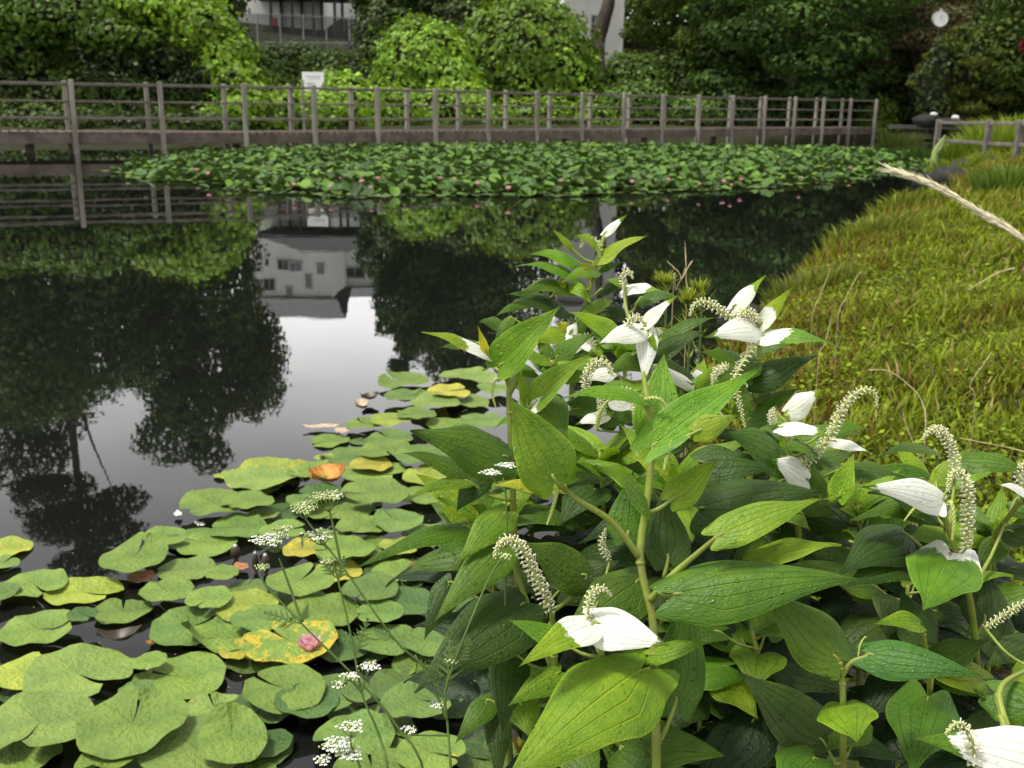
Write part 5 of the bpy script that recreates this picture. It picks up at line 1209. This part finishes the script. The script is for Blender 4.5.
# Hp: the right shoot with a big white leaf and heart leaf
Hp = Plant('right shoot with a large drooping white leaf above a heart leaf with white shoulders', [[(982, 740, 1.12), (976, 650, 1.08), (970, 600, 1.05), (960, 565, 1.03), (946, 522, 1.01), (938, 505, 1.0)]], rad=.0036)
L_(Hp, 944, 500, 861, 487, 34, 1.0, .95, .3, 2, .97, bend=.17, droop=.3)
L_(Hp, 934, 503, 948, 520, 16, 1.0, .98, .3, 2, .9)
L_(Hp, 951, 553, 923, 611, 76, 1.02, .93, .35, 2, .13, bend=.08, lobe=.20, nocap=True)
L_(Hp, 936, 452, 877, 458, 15, 1.12, 1.06, .8, 1, bend=.22)
L_(Hp, 936, 482, 966, 449, 20, 1.08, 1.08, .4, 3, bend=.1)
L_(Hp, 958, 460, 1034, 474, 24, 1.1, 1.07, .7, 1, bend=.25)
L_(Hp, 930, 507, 868, 492, 30, 1.03, 1.0, .75, 0, bend=.2)
L_(Hp, 940, 512, 850, 520, 30, 1.06, 1.02, .75, 1, bend=.2)
L_(Hp, 985, 620, 982, 560, 44, 1.07, 1.1, .3, 0)
L_(Hp, 905, 533, 838, 575, 56, 1.06, 1.0, .55, 0, bend=.2, droop=.4)
L_(Hp, 912, 560, 842, 590, 40, 1.05, 1.0, .6, 0, bend=.2)
L_(Hp, 1015, 500, 1050, 520, 30, 1.12, 1.1, .6, 1)
L_(Hp, 990, 600, 1040, 590, 34, 1.12, 1.1, .6, 2)
S_(Hp, [(956, 472, 1.01), (951, 448, 1.01), (940, 430, 1.005), (929, 431, 1.0), (922, 440, 1.0)], r0=.0058, nfl=120)
S_(Hp, [(966, 549, 1.02), (968, 512, 1.01), (967, 486, 1.005), (958, 471, 1.0), (950, 478, 1.0), (948, 492, 1.0)], r0=.0066, nfl=180)
S_(Hp, [(946, 512, 1.0), (951, 502, .99), (954, 520, .985), (952, 541, .985)], r0=.005, kind='bud', nfl=90)
S_(Hp, [(925, 505, 1.0), (915, 508, .995), (904, 521, .99)], r0=.0034, kind='bud', nfl=60)
Hp.done()
# I: right front low sprig, wet leaves
Ip = Plant('low sprig at right front with two wet opposite leaves on short stalks', [[(843, 770, .95), (843, 706, .91), (842, 676, .905), (840, 662, .90)], [(842, 676, .905), (852, 662, .90), (868, 656, .895)]], rad=.003)
L_(Ip, 838, 659, 757, 584, 56, .90, .92, .3, 1, bend=.1, droop=.3)
L_(Ip, 868, 654, 982, 676, 40, .895, .86, .4, 1, bend=.14, droop=.35, base_tint=(.06, .165, .02))
L_(Ip, 844, 704, 857, 743, 60, .91, .84, .4, 2, bend=.12, lobe=.2, nocap=True)
L_(Ip, 815, 758, 774, 800, 62, .92, .85, .4, 1, bend=.12, lobe=.2, nocap=True)
L_(Ip, 824, 742, 738, 671, 58, .96, .98, .35, 0, bend=.1)
L_(Ip, 860, 720, 825, 752, 40, .98, .95, .5, 1)
S_(Ip, [(858, 658, .90), (860, 645, .90), (865, 637, .90), (867, 638, .90)], r0=.002, kind='bud', nfl=40)
Ip.done()
# J: bright folded leaf at right
Jp = Plant('slender sprig behind the wet pair with a small folded bright leaf', [[(928, 760, 1.05), (930, 690, 1.0), (925, 645, .97), (921, 628, .96)]], rad=.0028)
L_(Jp, 919, 624, 873, 624, 22, .955, .93, .5, 2, bend=.2, fold=.3)
L_(Jp, 928, 697, 912, 775, 74, .98, .90, .45, 1, bend=.1, lobe=.2, nocap=True)
L_(Jp, 925, 640, 900, 590, 40, 1.02, 1.04, .4, 0)
L_(Jp, 935, 660, 990, 640, 34, 1.04, 1.04, .6, 1)
Jp.done()
# K: bottom right corner
Kp = Plant('bottom right shoot with a broad white leaf and a short cream flower tail', [[(1075, 860, .86), (1040, 790, .84), (1012, 742, .83), (1000, 715, .84)], [(1012, 742, .83), (1000, 690, .86), (1030, 668, .90)]], rad=.0034)
L_(Kp, 1068, 768, 913, 738, 62, .80, .80, .4, 2, .78, bend=.18, droop=.3, nocap=True)
L_(Kp, 996, 694, 1052, 716, 50, .88, .85, .4, 1, bend=.1, lobe=.2)
L_(Kp, 1000, 700, 974, 690, 30, .90, .88, .4, 1)
L_(Kp, 1030, 640, 985, 668, 32, .98, .95, .6, 0)
S_(Kp, [(978, 790, .80), (975, 760, .79), (969, 735, .785), (958, 723, .78), (945, 734, .78)], r0=.0056, nfl=110)
S_(Kp, [(985, 628, .98), (1003, 616, .97), (1018, 606, .96), (1036, 597, .95)], r0=.0044, nfl=90)
Kp.done()
# Rp: shoot at the right edge
Rp = Plant('shoot cut by the right edge with a small white leaf and curled tail', [[(985, 620, 1.2), (992, 545, 1.14), (1010, 515, 1.1), (1030, 490, 1.08)]], rad=.003)
L_(Rp, 1034, 496, 995, 484, 12, 1.08, 1.05, .6, 2, .9)
L_(Rp, 1008, 530, 1042, 545, 30, 1.12, 1.1, .5, 0)
L_(Rp, 1000, 540, 975, 575, 26, 1.14, 1.12, .5, 1)
S_(Rp, [(1028, 494, 1.08), (1018, 478, 1.075), (1024, 464, 1.07), (1034, 466, 1.07)], r0=.0055, nfl=90)
Rp.done()
# Mp: the left lower stems
Mp = Plant('left stem with a thick curled cream flower tail over dark hanging leaves', [[(570, 790, 1.04), (558, 700, 1.01), (553, 640, .985), (552, 612, .97)], [(556, 680, 1.0), (530, 610, 1.01), (505, 540, 1.03), (498, 512, 1.04)]], rad=.0036)
L_(Mp, 586, 577, 521, 542, 46, .985, .96, .35, 1, bend=.1, droop=.3)
L_(Mp, 506, 512, 457, 564, 36, 1.02, .97, .4, 2, bend=.14)
L_(Mp, 466, 526, 358, 568, 22, 1.04, .97, .7, 1, bend=.14)
L_(Mp, 506, 545, 434, 622, 42, 1.0, .94, .4, 1, bend=.14)
L_(Mp, 524, 603, 414, 693, 74, 1.0, .92, .42, 0, bend=.14, droop=.3, nocap=True)
L_(Mp, 452, 582, 424, 640, 32, 1.04, 1.02, .4, 0, bend=.15)
L_(Mp, 512, 652, 502, 735, 42, 1.01, .97, .2, 0, bend=.08)
L_(Mp, 490, 700, 455, 744, 26, 1.03, 1.0, .4, 1, bend=.14)
L_(Mp, 498, 700, 498, 790, 30, 1.04, 1.0, .3, 0)
L_(Mp, 560, 672, 508, 706, 30, .985, .95, .5, 2, bend=.1)
L_(Mp, 520, 700, 530, 738, 36, .99, .96, .3, 2)
L_(Mp, 560, 590, 620, 560, 40, 1.03, 1.03, .4, 0)
L_(Mp, 570, 740, 600, 790, 46, .96, .92, .5, 1)
S_(Mp, [(552, 612, .97), (542, 590, .965), (531, 566, .96), (521, 547, .955), (508, 539, .95), (498, 546, .95), (494, 558, .95)], r0=.0072, nfl=180)
Mp.done()
# shaded stems filling the inside of the clump
fillp = [((720, 720, 1.12), (716, 640, 1.12), (728, 560, 1.12), 'shaded stem deep in the middle of the clump behind the longest drooping leaf'),
         ((770, 760, 1.02), (765, 690, 1.03), (752, 630, 1.05), 'shaded stem low in the clump left of the wet pair'),
         ((860, 640, 1.22), (862, 570, 1.2), (858, 505, 1.2), 'shaded stem behind the drooping white leaf at right'),
         ((600, 640, 1.18), (604, 540, 1.18), (600, 452, 1.18), 'shaded stem behind the left quilted leaf'),
         ((680, 560, 1.3), (690, 460, 1.28), (694, 385, 1.27), 'shaded stem under the upper right white leaf'),
         ((560, 540, 1.32), (556, 440, 1.32), (552, 360, 1.32), 'shaded stem under the tallest back shoot'),
         ((800, 600, 1.32), (798, 530, 1.3), (785, 440, 1.3), 'shaded stem behind the long arched flower tail'),
         ((900, 720, 1.12), (905, 640, 1.12), (908, 585, 1.12), 'shaded stem low in the right part of the clump'),
         ((700, 790, 1.04), (700, 720, 1.05), (705, 680, 1.05), 'shaded stem at the very bottom right of the stout stem'),
         ((990, 640, 1.25), (992, 590, 1.22), (996, 525, 1.2), 'shaded stem behind the right-edge shoot'),
         ((1010, 790, 1.0), (1015, 740, 1.02), (1020, 680, 1.04), 'shaded stem in the bottom right corner'),
         ((620, 560, 1.36), (622, 440, 1.36), (626, 340, 1.36), 'leafy stem behind the middle shoot with the hanging white leaf'),
         ((735, 560, 1.4), (735, 470, 1.4), (728, 400, 1.4), 'leafy stem at the back between the widest white leaf and the cupped ones'),
         ((540, 640, 1.2), (532, 540, 1.2), (528, 470, 1.2), 'leafy stem behind the thick curled cream flower tail'),
         ((500, 660, 1.14), (492, 570, 1.14), (486, 520, 1.14), 'leafy stem at the left flank above the dark hanging leaves'),
         ((660, 640, 1.1), (668, 540, 1.1), (676, 480, 1.1), 'leafy stem just behind the fork of the stout stem'),
         ((840, 700, 1.35), (836, 600, 1.34), (830, 510, 1.34), 'leafy stem at the back behind the small upright yellow-green leaf'),
         ((940, 640, 1.3), (938, 560, 1.3), (930, 480, 1.3), 'leafy stem behind the heart leaf with white shoulders'),
         ((580, 790, 1.04), (574, 720, 1.06), (566, 690, 1.06), 'leafy stem at the bottom behind the largest broad leaf'),
         ((760, 660, 1.2), (770, 570, 1.2), (775, 500, 1.2), 'leafy stem in the middle right under the wide dark wet leaf')]
fg = np.random.default_rng(77)
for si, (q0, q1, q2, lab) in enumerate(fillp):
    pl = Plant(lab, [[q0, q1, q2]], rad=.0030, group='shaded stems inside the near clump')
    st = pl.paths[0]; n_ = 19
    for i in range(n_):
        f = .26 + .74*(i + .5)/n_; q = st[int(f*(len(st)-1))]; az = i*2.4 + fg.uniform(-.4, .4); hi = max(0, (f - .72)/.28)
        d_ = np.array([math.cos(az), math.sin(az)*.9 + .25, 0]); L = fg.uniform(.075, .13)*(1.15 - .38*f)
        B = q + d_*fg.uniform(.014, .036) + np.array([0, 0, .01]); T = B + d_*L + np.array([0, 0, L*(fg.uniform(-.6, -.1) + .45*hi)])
        pl.leaf(B, T, L*fg.uniform(.48, .68), k=fg.uniform(.7, 1.0), col=int(fg.choice([5, 5, 5, 5, 0] if f < .74 else [0, 0, 1, 2] if hi < .6 else [1, 2, 2, 3])), bend=fg.uniform(.10, .28), droop=fg.uniform(.1, .5), fold=fg.choice([0, 0, .15, .3]))  # low leaves mostly take the green darkened to paint in the inner shade
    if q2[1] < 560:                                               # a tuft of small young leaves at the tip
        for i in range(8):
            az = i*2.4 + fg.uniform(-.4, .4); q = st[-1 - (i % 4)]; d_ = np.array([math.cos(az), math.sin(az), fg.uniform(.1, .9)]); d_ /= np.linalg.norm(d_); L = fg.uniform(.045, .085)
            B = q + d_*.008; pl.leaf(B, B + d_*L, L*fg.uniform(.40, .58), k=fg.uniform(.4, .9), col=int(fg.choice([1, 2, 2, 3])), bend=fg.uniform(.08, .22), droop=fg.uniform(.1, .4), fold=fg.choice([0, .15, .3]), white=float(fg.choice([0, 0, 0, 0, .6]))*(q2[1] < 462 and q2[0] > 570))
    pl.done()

# ------------------------------------------------------------------ white umbel wildflowers in front of the pads
M['umbstem'] = simple('green_stem', (.10, .17, .035), .55, .35, .25, 40.0)
M['umbwhite'] = simple('white_floret', (.80, .81, .76), .6, .3, .08, 90.0)
M['umbbud'] = simple('greenish_floret', (.45, .52, .22), .6, .3, .2, 90.0)
def umbel(root_, top, tip_px, d, spread, n, g, white=1.0, flat=.35):
    white *= .75; spread *= .85
    """rays from the stalk end, each with a flat cluster of tiny flowers"""
    c = P(*tip_px, d); top = np.asarray(top); st = MB(); fl = MB(); fb_ = MB()
    for i in range(n):
        a = i*2.4 + g.uniform(-.3, .3); r_ = spread*math.sqrt((i+.6)/n); e = c + np.array([math.cos(a)*r_, math.sin(a)*r_, g.uniform(-.1, .25)*spread*flat])
        st.tube(smooth_path([top, (top+e)/2 + np.array([math.cos(a), math.sin(a), -.3])*r_*.15, e], 6), .00033, 5)
        for j in range(6):
            b_ = j*2.4; rr = .0046*math.sqrt((j+.5)/6); q = e + np.array([math.cos(b_)*rr, math.sin(b_)*rr, .0012 + g.uniform(0, .0015)])
            st.tube([e, q], .00022, 4, False)
            if g.random() < white:
                for k in range(5):
                    t = k*1.2566 + g.random(); fl.blob(q + np.array([math.cos(t), math.sin(t), .25])*.0010, .0007, 5, 3, (1, 1, .5))
            else: fb_.blob(q, .0011, 5, 3, (1, 1, 1.25))
    u = st.build('umbel', M['umbstem'], root_, True)
    if fl.v: fl.build('flowers', M['umbwhite'], u, True)
    if fb_.v: fb_.build('flower_buds', M['umbbud'], u, True)
def small_leaf(m, p, q, w=.004):
    """a little feathery cut leaf"""
    p = np.asarray(p); q = np.asarray(q); ax = q - p; L = np.linalg.norm(ax); ax = ax/L; s = np.cross(ax, unit(CP - p)); s /= np.linalg.norm(s)
    for k in range(6):
        t = .2 + .15*k; c = p + ax*L*t; l_ = L*.34*(1.1 - t)
        for sg_ in (-1, 1):
            e = c + (ax*.75 + s*sg_)*l_; nn = np.cross(ax, s)*.0006; h_ = (ax*.9 - s*sg_*.2)*w*.45
            m.add([c-h_+nn, e+nn, c+h_+nn, c-h_-nn, e-nn, c+h_-nn], [(0, 1, 2), (5, 4, 3), (0, 3, 4, 1), (1, 4, 5, 2), (2, 5, 3, 0)])
    m.tube([p, q], .0007, 5)
def wildflower(label, stems, umbels, leafs, dref=1.0, rad=.0011):
    base = P(*stems[0][0]); gz = max(float(ground_z(base[0] + .05, base[1] + .1)), -.1); e = empty('umbel_flower', (base[0]+.05, base[1]+.1, gz)); tag(e, label, 'wildflower', 'white umbel wildflowers at the water edge')
    m = MB()
    for i, s_ in enumerate(stems):
        p = [P(*q) for q in s_]
        if i == 0: p = [np.array([base[0]+.05, base[1]+.1, gz - .02]), np.array([base[0]+.02, base[1]+.04, (gz+base[2])/2])] + p
        m.tube(smooth_path(p, 26), [rad*1.25, rad, rad*.65], 7)
    m.build('stem', M['umbstem'], e, True)
    lm = MB()
    for (a, b_) in leafs: small_leaf(lm, P(*a), P(*b_))
    if leafs: lm.build('leaves', M['umbstem'], e)
    g = random.Random(int(stems[0][0][0]))
    for (fx, fy, d, tx, ty, sp_, n, wh) in umbels: umbel(e, P(fx, fy, d), (tx, ty), d, sp_, n, g, wh)
wildflower('tall umbel wildflower whose leaning stem crosses the pads to two greenish heads',
    [[(453, 800, 1.0), (441, 690, .99), (395, 640, .985), (345, 570, .98), (318, 535, .98)], [(322, 541, .98), (305, 518, .98)], [(341, 564, .98), (334, 530, .98), (329, 508, .98)], [(328, 548, .98), (322, 544, .98)]],
    [(305, 519, .98, 304, 510, .014, 12, .15), (329, 512, .98, 328, 498, .015, 13, .2), (322, 545, .98, 319, 537, .015, 10, .9)],
    [((441, 690, .99), (420, 660, .99)), ((395, 640, .985), (372, 628, .985))])
wildflower('umbel wildflower leaning left with a white flat head and a side bud',
    [[(428, 790, .95), (398, 728, .95), (366, 688, .95), (310, 632, .95), (268, 588, .95), (262, 578, .95)], [(302, 622, .95), (288, 582, .95), (279, 558, .95)]],
    [(278, 553, .95, 271, 541, .018, 13, .85), (262, 576, .95, 262, 569, .005, 4, .1), (277, 550, .95, 284, 530, .007, 5, .2)],
    [((302, 624, .95), (264, 612, .95)), ((303, 622, .95), (308, 604, .95))])
wildflower('upright umbel wildflower with a loose white head in front of the pads',
    [[(392, 800, .92), (380, 738, .92), (362, 694, .92), (352, 640, .92), (336, 572, .92), (331, 556, .92)], [(362, 692, .92), (350, 680, .92), (340, 688, .92)], [(362, 690, .92), (366, 678, .92)]],
    [(348, 684, .92, 339, 686, .006, 4, .6), (356, 678, .92, 352, 678, .008, 5, .8), (364, 680, .92, 369, 668, .008, 6, .85), (331, 558, .92, 327, 563, .004, 3, .1)],
    [((336, 578, .92), (318, 556, .92)), ((338, 582, .92), (344, 556, .92)), ((356, 655, .92), (368, 618, .92))])
wildflower('low umbel wildflower with bright white florets at the bottom edge',
    [[(380, 830, .88), (362, 772, .88), (352, 748, .88), (350, 735, .88)], [(354, 752, .88), (335, 756, .88)], [(354, 756, .88), (352, 762, .88)]],
    [(352, 738, .88, 350, 728, .010, 6, 1), (336, 752, .88, 334, 748, .012, 7, 1), (348, 752, .88, 350, 756, .011, 7, 1), (326, 758, .88, 322, 762, .006, 4, 1), (336, 746, .88, 342, 744, .008, 4, 1)], [])
wildflower('umbel wildflower tucked against the tall plant with small white heads among its leaves',
    [[(455, 812, .93), (448, 730, .93), (446, 690, .93), (463, 640, .92), (486, 585, .92), (500, 560, .92)], [(447, 720, .93), (430, 680, .93), (415, 655, .93)], [(448, 735, .93), (412, 735, .93)]],
    [(500, 565, .92, 505, 558, .004, 3, .1), (412, 735, .93, 409, 731, .005, 3, 1), (438, 708, .93, 437, 706, .005, 3, .9), (447, 660, .93, 452, 662, .004, 3, .2)],
    [((455, 664, .925), (470, 640, .92)), ((447, 690, .93), (450, 640, .93))])
wildflower('short umbel wildflower with a white head beside the yellow leaf',
    [[(506, 640, 1.0), (507, 560, 1.0), (506, 500, 1.0), (503, 478, 1.0)], [(506, 492, 1.0), (492, 478, 1.0)]],
    [(504, 474, 1.0, 506, 467, .008, 6, 1), (492, 479, 1.0, 490, 475, .009, 7, 1)], [])

# ------------------------------------------------------------------ straw and dry stalks
M['palestraw'] = simple('pale_straw', (.80, .72, .50), .7, .3, .25, 60.0)
def stalk(label, pts, rad, mat, seeds=0, name='dry_grass_stalk', head=None, rise=True):
    p = [P(*q) for q in pts]; base = p[0]; gz = float(ground_z(base[0], base[1]))
    if rise: p = [np.array([base[0] + .02, base[1] + .03, gz - .02])] + p
    e = empty(name, (base[0], base[1], max(gz, 0))); tag(e, label, 'dry stalk', 'dry grass stalks on the bank')
    path = smooth_path(p, 40); m = MB(); m.tube(path, [rad*1.1, rad, rad*.7], 7); m.build('stem', M['straw'], e, True)
    if seeds:
        f = MB(); g = random.Random(int(pts[0][0])); n0 = int(len(path)*(head or .6))
        for i in range(seeds):
            t = n0 + (len(path)-1-n0)*i/seeds; a = path[int(t)]; b_ = path[min(int(t)+1, len(path)-1)]; q = a + (b_-a)*(t-int(t)); d = unit(path[min(int(t)+1, 39)] - path[max(int(t)-1, 0)])
            o_ = np.array([g.uniform(-1, 1), g.uniform(-1, 1), g.uniform(-1, 1)]); o_ -= d*(o_ @ d); o_ /= np.linalg.norm(o_); s_ = q + o_*rad*.8
            f.tube([s_ - d*rad*2.5, s_ + d*rad*1.5 + o_*rad*.1, s_ + d*rad*5 + o_*rad*.6, s_ + d*rad*9 + o_*rad*1.7], [rad*.3, rad*.7, rad*.18, rad*.05], 5)
        f.build('seed_head', mat, e, True)
stalk('thick pale straw seed head slanting in from the right edge close to the lens', [(1130, 420, .62), (1100, 300, .61), (1030, 243, .60), (985, 215, .60), (935, 186, .60), (893, 171, .60)], .0012, M['palestraw'], 120, head=.40)
stalk('curved pale dry stalk arching over the grass right of the clump', [(925, 440, 2.3), (922, 402, 2.3), (905, 382, 2.3), (888, 371, 2.3), (868, 370, 2.3)], .0014, M['straw'], 0)
stalk('short upright dry stalk in the grass below the arching one', [(918, 462, 2.3), (914, 445, 2.3), (906, 425, 2.3), (903, 412, 2.3)], .001, M['straw'], 14)
stalk('thin leaning seed stalk above the widest white leaf', [(838, 318, 4.0), (846, 298, 4.0), (855, 280, 4.0), (861, 272, 4.0)], .0013, M['straw'], 22)
stalk('faint seed stalk left of the thin leaning one', [(812, 318, 4.2), (820, 296, 4.2), (827, 278, 4.2), (830, 268, 4.2)], .0011, M['straw'], 20)
stalk('slender seed stalk standing right of the slim white leaf', [(818, 366, 2.9), (824, 345, 2.9), (829, 328, 2.9), (831, 320, 2.9)], .001, M['straw'], 16)
stalk('thin reddish stalk bent in the grass near the right edge', [(975, 400, 2.9), (970, 385, 2.9), (985, 362, 2.9), (992, 352, 2.9)], .001, M['straw'], 14)
stalk('long flat dry stem lying through the grass at the right', [(1040, 456, 2.2), (1010, 448, 2.25), (985, 443, 2.25), (960, 438, 2.3)], .001, M['straw'], 0, rise=False)
stalk('broken pale stem lying in the grass far right', [(1015, 268, 5.0), (1000, 272, 5.0), (985, 280, 5.0), (968, 290, 5.0)], .003, M['straw'], 0, rise=False)
stalk('upright beaded twig standing before the dark water', [(690, 330, 1.75), (687, 300, 1.75), (686, 265, 1.75), (685, 243, 1.75)], .0008, M['straw'], 26, head=.4)
stalk('crossed dry twig leaning right beside the beaded twig', [(672, 318, 1.7), (676, 290, 1.7), (684, 275, 1.7), (692, 261, 1.7)], .0009, M['straw'], 12)
stalk('dry twig leaning left beside the beaded twig', [(686, 318, 1.72), (681, 278, 1.72), (674, 268, 1.72), (668, 262, 1.72)], .0008, M['straw'], 10)
# feathery yellow-green shoots behind the white bracts
def shoot(px, py, d, h_px, lab):
    top = P(px, py, d); base = P(px + 3, py + h_px, d); e = empty('feathery_shoot', (base[0], base[1], max(0, float(ground_z(base[0], base[1]))))); tag(e, lab, 'plant', 'feathery yellow-green shoots behind the clump')
    m = MB(); low = np.array([base[0], base[1], float(ground_z(base[0], base[1])) - .02]); path = smooth_path([low, base, top], 30); m.tube(path, .002, 6); m.build('stem', M['umbstem'], e, True)
    C = []; Nn = []; n = 150; V = []; Q = []
    for i in range(n):
        t = rng.random()**.6; q = path[int((.45 + .55*t)*29)]; a = rng.uniform(0, 6.28); el_ = rng.uniform(.1, .9); dv = np.array([math.cos(a)*math.cos(el_), math.sin(a)*math.cos(el_), math.sin(el_)]); L = rng.uniform(.015, .034)*(1.1-.4*t); s_ = np.cross(dv, [0, 0, 1.0]); s_ = s_/np.linalg.norm(s_)*.0016
        V += [q - s_*.6, q + s_*.6, q + dv*L*.6 + s_, q + dv*L*.6 - s_, q + dv*L + np.array([0, 0, .004]) + s_*.1, q + dv*L + np.array([0, 0, .004]) - s_*.1]; k = i*6; Q += [(k, k+1, k+2, k+3), (k+3, k+2, k+4, k+5)]
    quads('needle_leaves', V, Q, M['grass'], e, tint=np.repeat(np.array([.22, .27, .035])*rng.uniform(.6, 1.4, (n, 1)), 6, 0))
shoot(662, 278, 1.7, 60, 'feathery yellow-green shoot left of the beaded twig')
shoot(697, 284, 1.75, 60, 'feathery yellow-green shoot right of the beaded twig')
shoot(686, 300, 1.65, 50, 'lower feathery shoot in front of the beaded twig')
# pale green reed blade at the end of the lily bed
bp_ = P(934, 168, 21); tp = P(944, 137, 21); e = empty('reed', (bp_[0], bp_[1], 0)); tag(e, 'single pale green reed blade at the right end of the lily bed', 'reed')
for q, nm in (((bp_, P(936, 150, 21), tp), 'blade'), ((P(937, 152, 21), P(941, 146, 21), P(945, 135, 21)), 'blade')):
    m = MB(); p = smooth_path(list(q), 12)
    V = []; 
    for i, c in enumerate(p):
        w = .075*(1-(i/11)**2)+.01; V += [c + np.array([-w, 0, 0]), c + np.array([0, -.03, 0]), c + np.array([w, 0, 0]), c + np.array([0, .02, 0])]
    Q = [(i*4+j, i*4+(j+1) % 4, i*4+4+(j+1) % 4, i*4+4+j) for i in range(11) for j in range(4)]
    quads(nm, V, Q, M['grass'], e, tint=np.array([.30, .38, .14]), smooth=True)
for o in list(bpy.data.objects):
    if o.type == 'MESH' and not o.data.vertices: bpy.data.objects.remove(o)
